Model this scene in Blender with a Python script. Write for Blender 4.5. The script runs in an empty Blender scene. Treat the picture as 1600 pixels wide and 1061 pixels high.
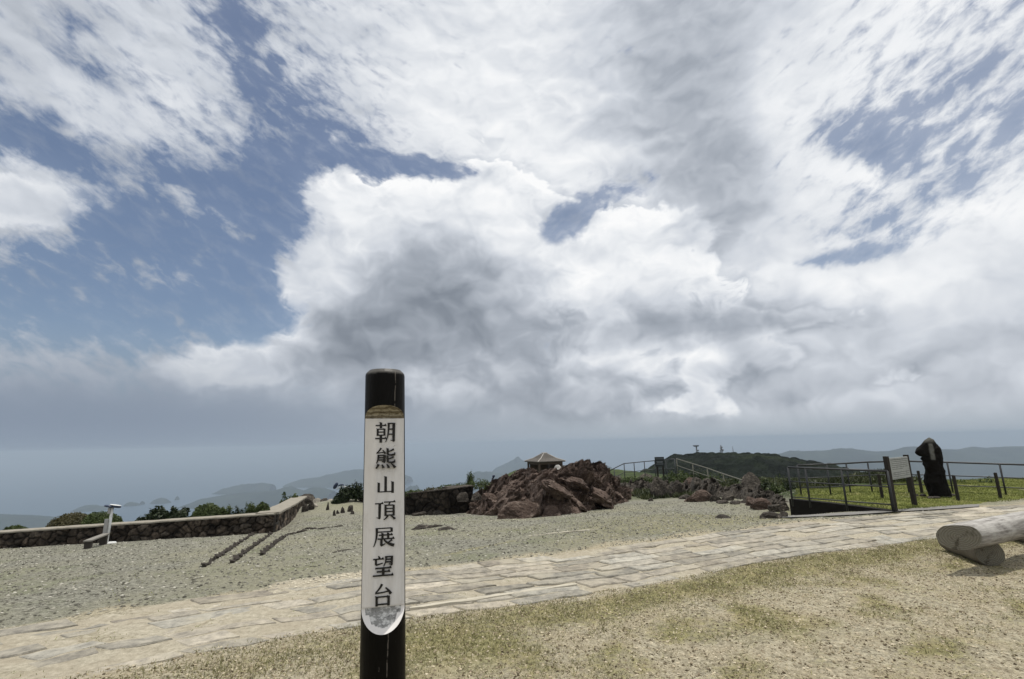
import bpy, bmesh, math, random
import numpy as np
from mathutils import Vector, Matrix, noise as mnoise
random.seed(7); RNG = np.random.default_rng(11)
SC = bpy.context.scene
COL = SC.collection
rad = math.radians

# ------------------------------------------------------------------ camera
CAM_H = 1.6; FOC = 760.0; PITCH = rad(11.9); ROLL = rad(1.2)
_F = np.array([0, math.cos(PITCH), math.sin(PITCH)])
_R0 = np.array([1.0, 0, 0]); _U0 = np.array([0, -math.sin(PITCH), math.cos(PITCH)])
_U = _U0 * math.cos(ROLL) + _R0 * math.sin(ROLL)
_R = _R0 * math.cos(ROLL) - _U0 * math.sin(ROLL)
camd = bpy.data.cameras.new('camera'); cam = bpy.data.objects.new('camera', camd); COL.objects.link(cam)
camd.sensor_width = 36.0; camd.lens = FOC / 1600 * 36.0
camd.clip_start = 0.05; camd.clip_end = 250000
m = Matrix(((_R[0], _U[0], -_F[0], 0), (_R[1], _U[1], -_F[1], 0), (_R[2], _U[2], -_F[2], CAM_H), (0, 0, 0, 1)))
cam.matrix_world = m
SC.camera = cam

def ray(px, py):
    """world direction of a point of the photograph (1600x1061), forward depth 1"""
    return _R * ((px - 800) / FOC) + _U * ((530.5 - py) / FOC) + _F
def at(px, py, d):
    v = ray(px, py); return np.array([0, 0, CAM_H]) + v * d

# ------------------------------------------------------------------ render / exposure
SC.view_settings.view_transform = 'Standard'
SC.view_settings.look = 'None'
SC.view_settings.exposure = 0.06
SC.view_settings.gamma = 1.0
SC.cycles.volume_bounces = 1
SC.cycles.max_bounces = 8
SC.cycles.transparent_max_bounces = 12
SC.cycles.use_denoising = True

# ------------------------------------------------------------------ sun
SUN_EL = rad(78); SUN_AZ = rad(35)          # azimuth from +Y towards +X
sd = bpy.data.lights.new('sun', 'SUN'); sd.energy = 3.4; sd.angle = rad(0.53); sd.color = (1.0, 0.955, 0.88)
sun = bpy.data.objects.new('sun', sd); COL.objects.link(sun)
_sv = Vector((math.sin(SUN_AZ) * math.cos(SUN_EL), math.cos(SUN_AZ) * math.cos(SUN_EL), math.sin(SUN_EL)))
sun.rotation_euler = _sv.to_track_quat('Z', 'Y').to_euler()

# ------------------------------------------------------------------ node helpers
class NT:
    def __init__(s, nt): s.nt = nt
    def n(s, t, inp=None, **kw):
        nd = s.nt.nodes.new(t)
        for k, v in kw.items(): setattr(nd, k, v)
        for k, v in (inp or {}).items():
            if v is None: continue
            if isinstance(v, bpy.types.NodeSocket): s.nt.links.new(v, nd.inputs[k])
            elif isinstance(v, bpy.types.Node): s.nt.links.new(v.outputs[0], nd.inputs[k])
            else: nd.inputs[k].default_value = v
        return nd
    def m(s, op, a, b=None, c=None, clamp=False):
        return s.n('ShaderNodeMath', {0: a, 1: b, 2: c}, operation=op, use_clamp=clamp).outputs[0]
    def v(s, op, a, b=None, c=None, out=0):
        nd = s.n('ShaderNodeVectorMath', {0: a, 1: b, 2: c}, operation=op)
        return nd.outputs['Value'] if op in ('DOT_PRODUCT', 'LENGTH', 'DISTANCE') else nd.outputs[0]
    def mix(s, f, a, b, bt='MIX'):
        nd = s.nt.nodes.new('ShaderNodeMix'); nd.data_type = 'RGBA'; nd.blend_type = bt; nd.clamp_factor = True
        for i, v in ((0, f), (6, a), (7, b)):
            if isinstance(v, bpy.types.NodeSocket): s.nt.links.new(v, nd.inputs[i])
            else: nd.inputs[i].default_value = (*v, 1) if (i > 0 and len(v) == 3) else v
        return nd.outputs[2]
    def noise(s, vec, scale, detail=4, rough=.5, dist=0, col=False, typ='FBM', lac=2.0, dim='3D'):
        nd = s.n('ShaderNodeTexNoise', {'Vector': vec, 'Scale': scale, 'Detail': detail, 'Roughness': rough, 'Distortion': dist, 'Lacunarity': lac}, noise_type=typ, noise_dimensions=dim)
        return nd.outputs[1 if col else 0]
    def ramp(s, fac, stops, interp='LINEAR'):
        nd = s.n('ShaderNodeValToRGB', {0: fac}); cr = nd.color_ramp; cr.interpolation = interp
        while len(cr.elements) < len(stops): cr.elements.new(0.5)
        for e, (p, c) in zip(cr.elements, stops):
            e.position = p; e.color = (*c, 1) if hasattr(c, '__len__') else (c, c, c, 1)
        return nd.outputs[0]
    def rng(s, v, a, b, c=0.0, d=1.0, smooth=False):
        return s.n('ShaderNodeMapRange', {0: v, 1: a, 2: b, 3: c, 4: d}, interpolation_type='SMOOTHSTEP' if smooth else 'LINEAR').outputs[0]

# ------------------------------------------------------------------ sky (world)
W = bpy.data.worlds.new('World'); SC.world = W; W.use_nodes = True
W.cycles.sampling_method = 'MANUAL'; W.cycles.sample_map_resolution = 512
wn = NT(W.node_tree); W.node_tree.nodes.clear()
tc = wn.n('ShaderNodeTexCoord').outputs['Generated']
sep = wn.n('ShaderNodeSeparateXYZ', {0: tc})
az = wn.m('ARCTAN2', sep.outputs[0], sep.outputs[1])
hl = wn.m('SQRT', wn.m('ADD', wn.m('MULTIPLY', sep.outputs[0], sep.outputs[0]), wn.m('MULTIPLY', sep.outputs[1], sep.outputs[1])))
te = wn.m('MINIMUM', wn.m('DIVIDE', sep.outputs[2], wn.m('MAXIMUM', hl, 0.01)), 5.0)
P0 = wn.n('ShaderNodeCombineXYZ', {0: az, 1: te, 2: 0.0}).outputs[0]

def dirp(px, py):
    d = ray(px, py); return np.array([math.atan2(d[0], d[1]), d[2] / math.hypot(d[0], d[1])])

# rows of the cloud layout: for each direction (density, brightness)
ROWS = [40, 120, 200, 280, 360, 440, 520, 590, 650]
COLS = [50 + 100 * i for i in range(16)]
DEN = [
 [ 6,  4,  6,  1,  3,  6,  8,  9,  9,  9,  9,  9,  9,  8,  6,  4],
 [ 6,  3,  5,  5,  0,  4,  8,  9,  9,  9,  9,  9,  9,  6,  3,  3],
 [ 0,  5,  4,  4, -4,  0,  6,  8,  9,  9,  9,  9,  8, -2,  2,  3],
 [ 5,  0, -4, -5, -7, -2,  4,  6,  6,  5,  9,  9,  9,  5,  2,  4],
 [ 3, -5, -5, -5, -7,  6,  9,  9,  6,  8,  9,  9,  8,  2,  4,  9],
 [-6, -5, -4, -6, -8,  8,  9,  9,  9,  9,  9,  9,  9,  7,  9,  9],
 [-3, -3, -4, -5, -6,  8,  9,  9,  9,  6,  9,  9,  9,  9,  9,  9],
 [ 5,  4,  0,  6,  7,  9,  9,  9,  9,  9,  8,  9,  9,  9,  9,  9],
 [ 4,  4,  4,  3,  5,  6,  8,  8,  9,  8,  8,  8,  8,  9,  9,  9]]
LUM = [
 [60, 64, 68, 66, 66, 72, 76, 80, 84, 70, 56, 62, 76, 88, 88, 84],
 [64, 66, 72, 74, 66, 72, 86, 88, 80, 70, 52, 66, 84, 88, 84, 84],
 [62, 70, 74, 70, 50, 64, 84, 88, 86, 68, 64, 66, 84, 80, 84, 84],
 [66, 60, 50, 45, 50, 80, 88, 86, 86, 80, 64, 52, 78, 92, 84, 88],
 [66, 50, 50, 50, 50, 84, 70, 74, 88, 92, 72, 66, 84, 78, 86, 92],
 [45, 45, 45, 50, 60, 84, 40, 46, 78, 86, 80, 86, 84, 88, 86, 78],
 [56, 56, 54, 52, 76, 50, 30, 42, 52, 60, 48, 46, 66, 72, 66, 62],
 [60, 60, 56, 76, 60, 46, 40, 62, 48, 64, 72, 62, 68, 68, 68, 66],
 [40, 42, 44, 46, 50, 58, 56, 46, 44, 60, 62, 60, 62, 62, 62, 62]]
CT = []   # px, py, rx, ry, rot(deg), density, lum, weight
for j, y in enumerate(ROWS):
    for i, x in enumerate(COLS):
        CT.append((x, y, 60, 46, 0, DEN[j][i] / 10, LUM[j][i] / 100, 1.0))
# shaped features laid over the grid
CT += [
 (130, 70, 46, 14, 35, -.9, .45, 2.5), (372, 45, 34, 18, 30, -1.0, .45, 3), (400, 130, 22, 46, -10, -.6, .45, 2),
 (45, 205, 60, 18, 25, -.9, .45, 2.5), (130, 265, 40, 26, 10, -.6, .45, 1.5), (45, 305, 62, 40, 0, .9, .74, 3), (150, 325, 20, 16, 0, .5, .7, 2),
 (330, 340, 95, 13, 28, .28, .62, 3.2), (255, 430, 60, 9, 12, .12, .55, 2), (120, 400, 90, 5, 30, .1, .55, 1.5),
 (210, 350, 55, 26, 20, -1, .4, 2.5), (440, 300, 26, 60, 0, -1, .4, 3), (395, 440, 30, 60, 10, -1, .4, 3), (330, 490, 80, 22, 8, -.9, .4, 2.5),
 (715, 268, 48, 15, 5, -.85, .5, 5), (610, 252, 60, 11, 0, -.9, .5, 4), (500, 245, 50, 20, 0, -.9, .5, 3), (560, 215, 60, 18, 0, -.15, .6, 2), (640, 210, 36, 20, 0, .4, .8, 1.2),
 (540, 300, 52, 26, 0, 1, .90, 4), (640, 312, 52, 26, 0, 1, .88, 4), (770, 300, 50, 32, -10, 1, .92, 4), (700, 340, 70, 22, 0, 1, .84, 3),
 (820, 375, 34, 40, 20, 1, .90, 3), (500, 420, 44, 30, 0, 1, .86, 4), (455, 452, 20, 16, 0, 1, .8, 3),
 (620, 440, 85, 36, 0, 1, .40, 3), (720, 450, 70, 50, 0, 1, .38, 3), (590, 530, 70, 36, 10, 1, .26, 3.5), (700, 530, 60, 26, 0, 1, .40, 2),
 (365, 562, 58, 26, 0, 1, .86, 3.5), (420, 590, 40, 20, 0, 1, .66, 2), (465, 530, 40, 14, -20, .9, .72, 2), (460, 570, 44, 26, 0, 1, .46, 2),
 (660, 600, 34, 20, 20, 1, .78, 2), (540, 618, 30, 16, 20, 1, .68, 1.8),
 (888, 342, 42, 17, -38, -.85, .45, 6), (965, 302, 60, 11, -14, -.75, .45, 5), (865, 350, 16, 26, 10, -.7, .45, 4), (1045, 362, 10, 7, 0, -.5, .5, 3),
 (985, 345, 46, 26, -15, 1, .92, 4), (930, 410, 80, 30, 0, 1, .90, 2), (870, 240, 60, 30, 0, 1, .92, 2),
 (940, 575, 60, 24, 0, 1, .86, 3), (850, 615, 80, 26, 0, 1, .36, 4), (960, 605, 40, 24, 0, 1, .46, 2.5), (760, 590, 44, 20, 0, 1, .66, 2),
 (1095, 512, 130, 16, -4, 1, .40, 4), (1108, 580, 26, 22, 20, 1, .92, 6), (1150, 592, 30, 14, 0, 1, .5, 4), (1085, 636, 55, 10, -6, 1, .86, 6), (1060, 655, 60, 7, 0, 1, .46, 4),
 (1080, 150, 60, 90, 12, 1, .50, 2.5), (1120, 270, 50, 50, 10, 1, .46, 3), (1060, 40, 60, 40, 0, 1, .54, 2), (1220, 180, 30, 90, -12, 1, .92, 2.5),
 (1350, 228, 56, 18, 14, -.7, .5, 4), (1400, 190, 60, 10, -30, -.4, .6, 2.5), (1325, 398, 44, 11, -12, -.75, .5, 5), (1510, 130, 40, 9, -30, -.5, .6, 2.5), (1585, 180, 20, 14, -30, -.6, .6, 2.5),
 (1450, 300, 70, 12, -24, -.2, .7, 2), (1370, 330, 60, 14, -20, -.1, .7, 2), (1490, 250, 60, 10, -24, .2, .8, 1),
 (1480, 395, 130, 22, -28, 1, .92, 2.5), (1300, 270, 50, 14, 5, 1, .95, 2.5), (1540, 440, 60, 24, -20, 1, .70, 2),
 (1560, 520, 50, 18, 0, 1, .54, 2), (1250, 600, 100, 12, 0, 1, .56, 2), (1360, 575, 50, 10, -10, 1, .58, 2), (1220, 545, 60, 10, 0, 1, .72, 2), (1360, 634, 26, 6, 0, 1, .72, 2),
 (110, 580, 120, 24, 6, .5, .62, 2.5), (250, 665, 200, 30, 0, .8, .33, 2), (80, 640, 100, 22, 0, .8, .30, 2),
]
# domain warp so that the layout breaks up like cloud
Q0 = wn.v('MULTIPLY', P0, (1.0, 1.25, 1.0))
w1 = wn.v('SUBTRACT', wn.noise(Q0, 5.0, 2, .55, col=True, dim='2D'), (.5, .5, .5))
w2 = wn.v('SUBTRACT', wn.noise(Q0, 22.0, 3, .55, col=True, dim='2D'), (.5, .5, .5))
WP = wn.v('MULTIPLY_ADD', w1, (.055, .045, 0), wn.v('MULTIPLY_ADD', w2, (.028, .026, 0), P0))
# the layout is laid out as rows of colour ramps over azimuth (two ramps a row), mixed by height
CTL = []
for (px, py, rx, ry, rot, dn, lu, wt) in CT:
    c = dirp(px, py)
    J = np.stack([(dirp(px + 8, py) - dirp(px - 8, py)) / 16, (dirp(px, py + 8) - dirp(px, py - 8)) / 16], 1)
    a = rad(rot); Rm = np.array([[math.cos(a), -math.sin(a)], [math.sin(a), math.cos(a)]])
    CTL.append((c, np.linalg.inv(J @ Rm @ np.diag([rx, ry])), dn, lu, wt))
KIND = [(650, 420, 260, 150, 1.0), (380, 575, 110, 50, 1.0), (880, 600, 260, 70, 1.0), (960, 380, 120, 90, 1.0), (1200, 600, 300, 110, .8), (60, 310, 90, 50, .6),
        (820, 220, 160, 60, .8), (1280, 440, 160, 50, .8), (1530, 430, 120, 50, .8), (200, 110, 300, 130, .5), (1420, 210, 220, 180, .12), (250, 400, 220, 110, 0.0), (120, 640, 260, 80, .1)]
KC = []
for (px, py, rx, ry, kv) in KIND:
    c = dirp(px, py); e1 = dirp(px + rx, py) - c; e2 = dirp(px, py + ry) - c
    KC.append((c, np.linalg.inv(np.stack([e1, e2], 1)), kv))
PUFF = [(560, 322, 84, 56), (650, 335, 90, 52), (775, 325, 76, 60), (835, 392, 62, 58), (700, 430, 180, 96), (478, 438, 58, 38), (630, 520, 150, 66), (375, 566, 80, 34), (450, 548, 66, 30),
        (850, 612, 135, 44), (945, 572, 76, 36), (985, 372, 92, 52), (1000, 440, 150, 50), (1104, 590, 34, 26), (1088, 640, 62, 13),
        (30, 306, 84, 44), (140, 318, 30, 20), (1150, 505, 120, 18), (1000, 520, 60, 14), (1380, 585, 70, 14), (1200, 560, 70, 20), (1360, 634, 22, 6)]
PC = []
for (px, py, rx, ry) in PUFF:
    c = dirp(px, py); e1 = dirp(px + rx, py) - c; e2 = dirp(px, py + ry) - c; PC.append((c, np.linalg.inv(np.stack([e1, e2], 1))))
def layout(A, T):
    d = np.full(A.shape, .6 * .004); l = np.full(A.shape, .95 * .004); w = np.full(A.shape, .004)
    for c, M, dn, lu, wt in CTL:
        qx = M[0, 0] * (A - c[0]) + M[0, 1] * (T - c[1]); qy = M[1, 0] * (A - c[0]) + M[1, 1] * (T - c[1])
        g = wt * np.exp(-.8 * (qx * qx + qy * qy)); d += g * dn; l += g * lu; w += g
    k = np.full(A.shape, .5 * .05); kw = np.full(A.shape, .05)
    for c, M, kv in KC:
        qx = M[0, 0] * (A - c[0]) + M[0, 1] * (T - c[1]); qy = M[1, 0] * (A - c[0]) + M[1, 1] * (T - c[1])
        g = np.exp(-(qx * qx + qy * qy)); k += g * kv; kw += g
    pf = np.ones(A.shape)
    for c, M in PC:
        qx = M[0, 0] * (A - c[0]) + M[0, 1] * (T - c[1]); qy = M[1, 0] * (A - c[0]) + M[1, 1] * (T - c[1])
        pf *= 1 - np.exp(-.69 * (qx * qx + qy * qy) )
    return d / w, l / w, k / kw, 1 - pf
TROWS = np.concatenate([np.arange(0.03, .50, .028), np.arange(.50, 1.25, .05)])
AX = np.linspace(-1, 1, 63)
wsp = wn.n('ShaderNodeSeparateXYZ', {0: WP})
wa, wt_ = wsp.outputs[0], wsp.outputs[1]
fl = wn.rng(wa, -1.0, 0.0); fr = wn.rng(wa, 0.0, 1.0); side = wn.m('GREATER_THAN', wa, 0.0)
groups = []
for j, t in enumerate(TROWS):                      # one small group a row (quick to set up)
    gr = bpy.data.node_groups.new('cloud_row', 'ShaderNodeTree')
    for nm in ('L', 'R', 'S'): gr.interface.new_socket(nm, in_out='INPUT', socket_type='NodeSocketFloat')
    gr.interface.new_socket('C', in_out='OUTPUT', socket_type='NodeSocketColor'); gr.interface.new_socket('A', in_out='OUTPUT', socket_type='NodeSocketFloat')
    q_ = NT(gr); gi = gr.nodes.new('NodeGroupInput'); go = gr.nodes.new('NodeGroupOutput')
    D_, L_, K_, F_ = layout(AX, np.full(63, t)); rr = []
    for h in range(2):
        o = 31 * h
        rp = q_.ramp(gi.outputs[h], [(float(k / 31), (float(D_[o + k] * .45 + .5), float(L_[o + k]), float(K_[o + k]))) for k in range(32)]); rr.append(rp)
        for k in range(32): rp.node.color_ramp.elements[k].color[3] = float(F_[o + k])
    gr.links.new(q_.mix(gi.outputs[2], rr[0], rr[1]), go.inputs[0])
    gr.links.new(q_.m('ADD', q_.m('MULTIPLY', rr[0].node.outputs[1], q_.m('SUBTRACT', 1.0, gi.outputs[2])), q_.m('MULTIPLY', rr[1].node.outputs[1], gi.outputs[2])), go.inputs[1])
    groups.append(gr)
facc = None
for j, t in enumerate(TROWS):
    nd = wn.n('ShaderNodeGroup', node_tree=groups[j])
    for i, f in enumerate((fl, fr, side)):
        src = f if facc is None or i == 2 else wn.m('MULTIPLY_ADD', facc, 1e-9, f)      # keeps the node chain in order
        W.node_tree.links.new(src, nd.inputs[i])
    if facc is None: facc, pacc = nd.outputs[0], nd.outputs[1]
    else:
        fz = wn.rng(wt_, float(TROWS[j - 1]), float(t)); facc = wn.mix(fz, facc, nd.outputs[0]); pacc = wn.m('MULTIPLY_ADD', fz, wn.m('SUBTRACT', nd.outputs[1], pacc), pacc)
sa = wn.n('ShaderNodeSeparateXYZ', {0: facc})
behind = wn.rng(wn.m('ABSOLUTE', az), .95, 1.15)
Dd = wn.m('MULTIPLY', wn.m('SUBTRACT', sa.outputs[0], .5), 1 / .45)
Ll = wn.n('ShaderNodeMix', {0: behind, 2: sa.outputs[1], 3: .93}, data_type='FLOAT').outputs[0]  # unseen clouds behind the viewpoint set bright to light the post front
Kk = sa.outputs[2]

# billow detail; the soft relief is evaluated twice to light the sunward side of each billow
gw = wn.v('MULTIPLY_ADD', wn.v('SUBTRACT', wn.noise(Q0, 9.0, 2, .5, col=True, dim='2D'), (.5, .5, .5)), (.09, .09, .09), Q0)
vo = wn.n('ShaderNodeTexVoronoi', {'Vector': gw, 'Scale': 13.0, 'Detail': 2.6, 'Roughness': .55, 'Lacunarity': 2.3}, feature='F1', normalize=True, voronoi_dimensions='2D')
h0 = wn.m('ADD', wn.m('MULTIPLY', wn.m('SUBTRACT', 1.0, vo.outputs[0]), .42), wn.m('MULTIPLY', wn.noise(gw, 6.0, 7, .56, dim='2D'), .75))
r0 = wn.noise(gw, 8.0, 3.5, .5, dim='2D'); r1 = wn.noise(wn.v('ADD', gw, (.008, .035, 0)), 8.0, 3.5, .5, dim='2D')
# torn, streaky high cloud: its streets rise outwards on both sides
stv = wn.m('SUBTRACT', te, wn.m('MULTIPLY', wn.m('ABSOLUTE', az), .42))
SP = wn.n('ShaderNodeCombineXYZ', {0: wn.m('MULTIPLY', az, 23.0), 1: wn.m('MULTIPLY', stv, 36.0), 2: 0.0}).outputs[0]
fine = wn.noise(SP, 1.0, 7, .60, dist=.2, dim='2D')
hm = wn.m('SUBTRACT', h0, .66)
fm = wn.m('SUBTRACT', fine, .5)
vk = wn.m('SUBTRACT', 1.0, Kk)
dd = wn.m('ADD', Dd, wn.m('ADD', wn.m('MULTIPLY', hm, wn.m('MULTIPLY_ADD', Kk, 1.9, .7)), wn.m('MULTIPLY', fm, wn.m('MULTIPLY_ADD', vk, 2.6, .5))))
edge = wn.m('MULTIPLY_ADD', vk, .55, .36)
alpha = wn.n('ShaderNodeMapRange', {0: dd, 1: wn.m('MULTIPLY', edge, -.8), 2: edge, 3: 0.0, 4: 1.0}, interpolation_type='SMOOTHSTEP').outputs[0]
relief = wn.m('MULTIPLY', wn.m('SUBTRACT', r0, r1), wn.m('MULTIPLY_ADD', Kk, .42, .12))
lum = wn.m('ADD', Ll, relief)
lum = wn.m('ADD', lum, wn.m('MULTIPLY', hm, wn.m('MULTIPLY', Kk, .13)))
lum = wn.m('ADD', lum, wn.m('MULTIPLY', fm, wn.m('MULTIPLY', vk, .16)))
thin = wn.rng(dd, .0, .55, .09, 0.0)                      # thin rims let the sun through
lum = wn.m('ADD', lum, wn.m('MULTIPLY', thin, Kk))
# heaped cumulus standing in front of the sheet: crisp billowed outline, sunlit rim, darker gap behind
pd_ = wn.m('ADD', wn.m('SUBTRACT', pacc, .5), wn.m('MULTIPLY', hm, 1.7))
lit = wn.rng(Ll, .42, .80, 0.0, 1.0)
pw = wn.m('MULTIPLY_ADD', lit, -.26, .34)
pin = wn.n('ShaderNodeMapRange', {0: pd_, 1: wn.m('MULTIPLY', pw, -.6), 2: pw, 3: 0.0, 4: 1.0}, interpolation_type='SMOOTHSTEP').outputs[0]
rim = wn.m('MULTIPLY', pin, wn.rng(pd_, .04, .42, 1.0, 0.0, smooth=True))
back = wn.m('MULTIPLY', wn.m('SUBTRACT', 1.0, pin), wn.rng(pd_, -.30, -.02, 0.0, 1.0, smooth=True))
lum = wn.m('ADD', lum, wn.m('MULTIPLY', rim, wn.m('MULTIPLY', lit, .15)))
lum = wn.m('SUBTRACT', lum, wn.m('MULTIPLY', back, wn.m('MULTIPLY', lit, .11)), clamp=True)
veil = wn.m('ADD', wn.rng(fine, .46, .80, 0.0, .22), wn.rng(az, -.25, .15, .10, .30))
alpha = wn.m('MAXIMUM', wn.m('MAXIMUM', alpha, veil), wn.m('MULTIPLY', pin, wn.rng(Dd, -.2, .4)))
ccol = wn.ramp(lum, [(0.0, (.13, .15, .185)), (.3, (.225, .255, .30)), (.5, (.37, .405, .46)), (.7, (.60, .635, .69)), (.88, (.82, .84, .865)), (1.0, (.93, .935, .94))])
sky = wn.n('ShaderNodeTexSky', sky_type='NISHITA', sun_disc=False, sun_elevation=SUN_EL, sun_rotation=SUN_AZ, altitude=555.0, air_density=1.0, dust_density=1.6, ozone_density=1.5)
skyc = wn.v('MULTIPLY', sky.outputs[0], (.080, .079, .079))
mixc = wn.mix(alpha, skyc, ccol)
# hazy band of air over the horizon, greyer and darker over the sea on the left
lft = wn.rng(az, -.75, .35, 0, 1, smooth=True)
hz = wn.n('ShaderNodeMapRange', {0: te, 1: wn.m('MULTIPLY_ADD', lft, -.03, .035), 2: wn.m('MULTIPLY_ADD', lft, -.155, .215), 3: 1.0, 4: 0.0}, interpolation_type='SMOOTHSTEP').outputs[0]
hcol = wn.mix(wn.rng(te, .0, .045, 0, 1), wn.mix(lft, (.255, .31, .39), (.385, .435, .49)), wn.mix(lft, (.235, .285, .365), (.41, .455, .505)))
fin = wn.mix(wn.m('MULTIPLY', hz, .97), mixc, hcol)
bg = wn.n('ShaderNodeBackground', {0: fin, 1: 1.0})
wo = wn.n('ShaderNodeOutputWorld', {0: bg.outputs[0]})

# ================================================================== numeric helpers
_P = np.random.default_rng(5).permutation(256); _P = np.concatenate([_P, _P, _P])
_G = np.random.default_rng(6).normal(size=(256, 3)); _G /= np.linalg.norm(_G, axis=1)[:, None]
def pnoise(x, y, z=0.0):
    x, y, z = np.broadcast_arrays(np.asarray(x, float), np.asarray(y, float), np.asarray(z, float))
    xi, yi, zi = np.floor(x).astype(int), np.floor(y).astype(int), np.floor(z).astype(int)
    xf, yf, zf = x - xi, y - yi, z - zi
    u, v, w = [t * t * t * (t * (t * 6 - 15) + 10) for t in (xf, yf, zf)]
    r = 0
    for dx in (0, 1):
        for dy in (0, 1):
            for dz in (0, 1):
                h = _P[_P[_P[(xi + dx) & 255] + ((yi + dy) & 255)] + ((zi + dz) & 255)]
                g = _G[h]
                d = g[..., 0] * (xf - dx) + g[..., 1] * (yf - dy) + g[..., 2] * (zf - dz)
                r = r + d * (u if dx else 1 - u) * (v if dy else 1 - v) * (w if dz else 1 - w)
    return r * 1.4
def fbm(x, y, z=0.0, o=4, r=.5, l=2.03):
    s = 0; a = 1
    for i in range(o):
        s = s + a * pnoise(x + 17.3 * i, y + 5.1 * i, z + 9.7 * i); x = x * l; y = y * l; z = z * l; a *= r
    return s
def ridged(x, y, z=0.0, o=4, r=.5):
    s = 0; a = 1
    for i in range(o):
        s = s + a * (1 - 2 * np.abs(pnoise(x + 7.3 * i, y + 15.1 * i, z + 3.7 * i))); x = x * 2.1; y = y * 2.1; z = z * 2.1; a *= r
    return s
def sst(e0, e1, x):
    t = np.clip((x - e0) / (e1 - e0), 0, 1); return t * t * (3 - 2 * t)
def cells(x, y, seed=0, jit=.8):
    """2D cellular pattern: (F1, F2, id)"""
    x = np.asarray(x, float); y = np.asarray(y, float)
    xi = np.floor(x).astype(int); yi = np.floor(y).astype(int)
    f1 = np.full(x.shape, 9.0); f2 = np.full(x.shape, 9.0); cid = np.zeros(x.shape, int)
    for dx in (-1, 0, 1):
        for dy in (-1, 0, 1):
            cx, cy = xi + dx, yi + dy
            h = (cx * 73856093 ^ cy * 19349663 ^ (seed * 83492791)) & 0xffffff
            h = (h * 1103515245 + 12345) & 0x7fffffff
            jx = ((h >> 4) & 1023) / 1023.0; jy = ((h >> 14) & 1023) / 1023.0
            d = np.hypot(cx + .5 + (jx - .5) * jit - x, cy + .5 + (jy - .5) * jit - y)
            nearer = d < f1
            f2 = np.where(nearer, f1, np.minimum(f2, d)); f1 = np.where(nearer, d, f1); cid = np.where(nearer, h, cid)
    return f1, f2, cid

# ------------------------------------------------------------------ terrain
PL_N = np.array([-.381, .924]); PL_0 = np.array([-4.7, 4.9])       # far edge of the paved path
def pathdist(x, y): return (x - PL_0[0]) * PL_N[0] + (y - PL_0[1]) * PL_N[1]
def ground_z(x, y):
    x = np.asarray(x, float); y = np.asarray(y, float)
    s = np.clip(pathdist(x, y) - .9, 0, 26)
    s = s * s / (s + .5)
    w = 1 - sst(6.9, 9.4, x - .12 * (y - 12) - 1.1 * np.clip(y - 16.5, 0, None))
    z = -.080 * s * w - .26 * np.exp(-((x - 6.6) / 1.9) ** 2 - ((y - 13.4) / 1.9) ** 2) * w
    return z
def G(px, py):
    """where the view through a point of the photograph meets the summit ground"""
    v = ray(px, py); t = 0.5
    o = np.array([0, 0, CAM_H])
    while t < 120:
        p = o + v * t
        if p[2] < float(ground_z(p[0], p[1])): break
        t *= 1.01
    lo, hi = t / 1.01, t
    for _ in range(25):
        mdl = (lo + hi) / 2; p = o + v * mdl
        if p[2] < float(ground_z(p[0], p[1])): hi = mdl
        else: lo = mdl
    p = o + v * hi; return np.array([p[0], p[1], float(ground_z(p[0], p[1]))])
def depth(p): return float(np.dot(np.asarray(p) - np.array([0, 0, CAM_H]), _F))

# ------------------------------------------------------------------ mesh helpers
def mesh_obj(name, verts, faces, mat=None, parent=None, smooth=False, cols=None, attrs=None, fmat=None):
    me = bpy.data.meshes.new(name)
    verts = np.asarray(verts, float); 
    if isinstance(faces, np.ndarray):
        nf, k = faces.shape
        me.vertices.add(len(verts)); me.vertices.foreach_set('co', verts.astype(np.float32).ravel())
        me.loops.add(nf * k); me.loops.foreach_set('vertex_index', faces.astype(np.int32).ravel())
        me.polygons.add(nf); me.polygons.foreach_set('loop_start', np.arange(0, nf * k, k, dtype=np.int32))
        me.update(calc_edges=True); me.validate()
    else:
        me.from_pydata([tuple(v) for v in verts], [], [tuple(f) for f in faces]); me.update()
    mats = mat if isinstance(mat, (list, tuple)) else [mat]
    for mm in mats:
        if mm: me.materials.append(mm)
    if fmat is not None: me.polygons.foreach_set('material_index', np.asarray(fmat, np.int32))
    me.polygons.foreach_set('use_smooth', np.full(len(me.polygons), bool(smooth)))
    if cols is not None:
        ca = me.color_attributes.new('tint', 'FLOAT_COLOR', 'POINT')
        c4 = np.ones((len(verts), 4), np.float32); c4[:, :cols.shape[1]] = cols; ca.data.foreach_set('color', c4.ravel())
    ob = bpy.data.objects.new(name, me); COL.objects.link(ob)
    if parent is not None: ob.parent = parent; ob.matrix_parent_inverse = Matrix.Identity(4)
    return ob
def thing(name, label, cat, loc, group=None, rz=0.0):
    o = bpy.data.objects.new(name, None); COL.objects.link(o); o.location = tuple(float(v) for v in loc); o.rotation_euler = (0, 0, rz)
    o.empty_display_size = .2
    return tag(o, label, cat, group)
def tag(o, label=None, cat=None, group=None, kind=None):
    if label: o['label'] = label
    if cat: o['category'] = cat
    if group: o['group'] = group
    if kind: o['kind'] = kind
    return o
def structure(o, label=None): o['kind'] = 'structure'; o['label'] = label or o.name.replace('_', ' '); return o
def set_origin(o, p):
    p = Vector([float(v) for v in p]); o.data.transform(Matrix.Translation(-p)); o.location = p; return o

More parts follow.
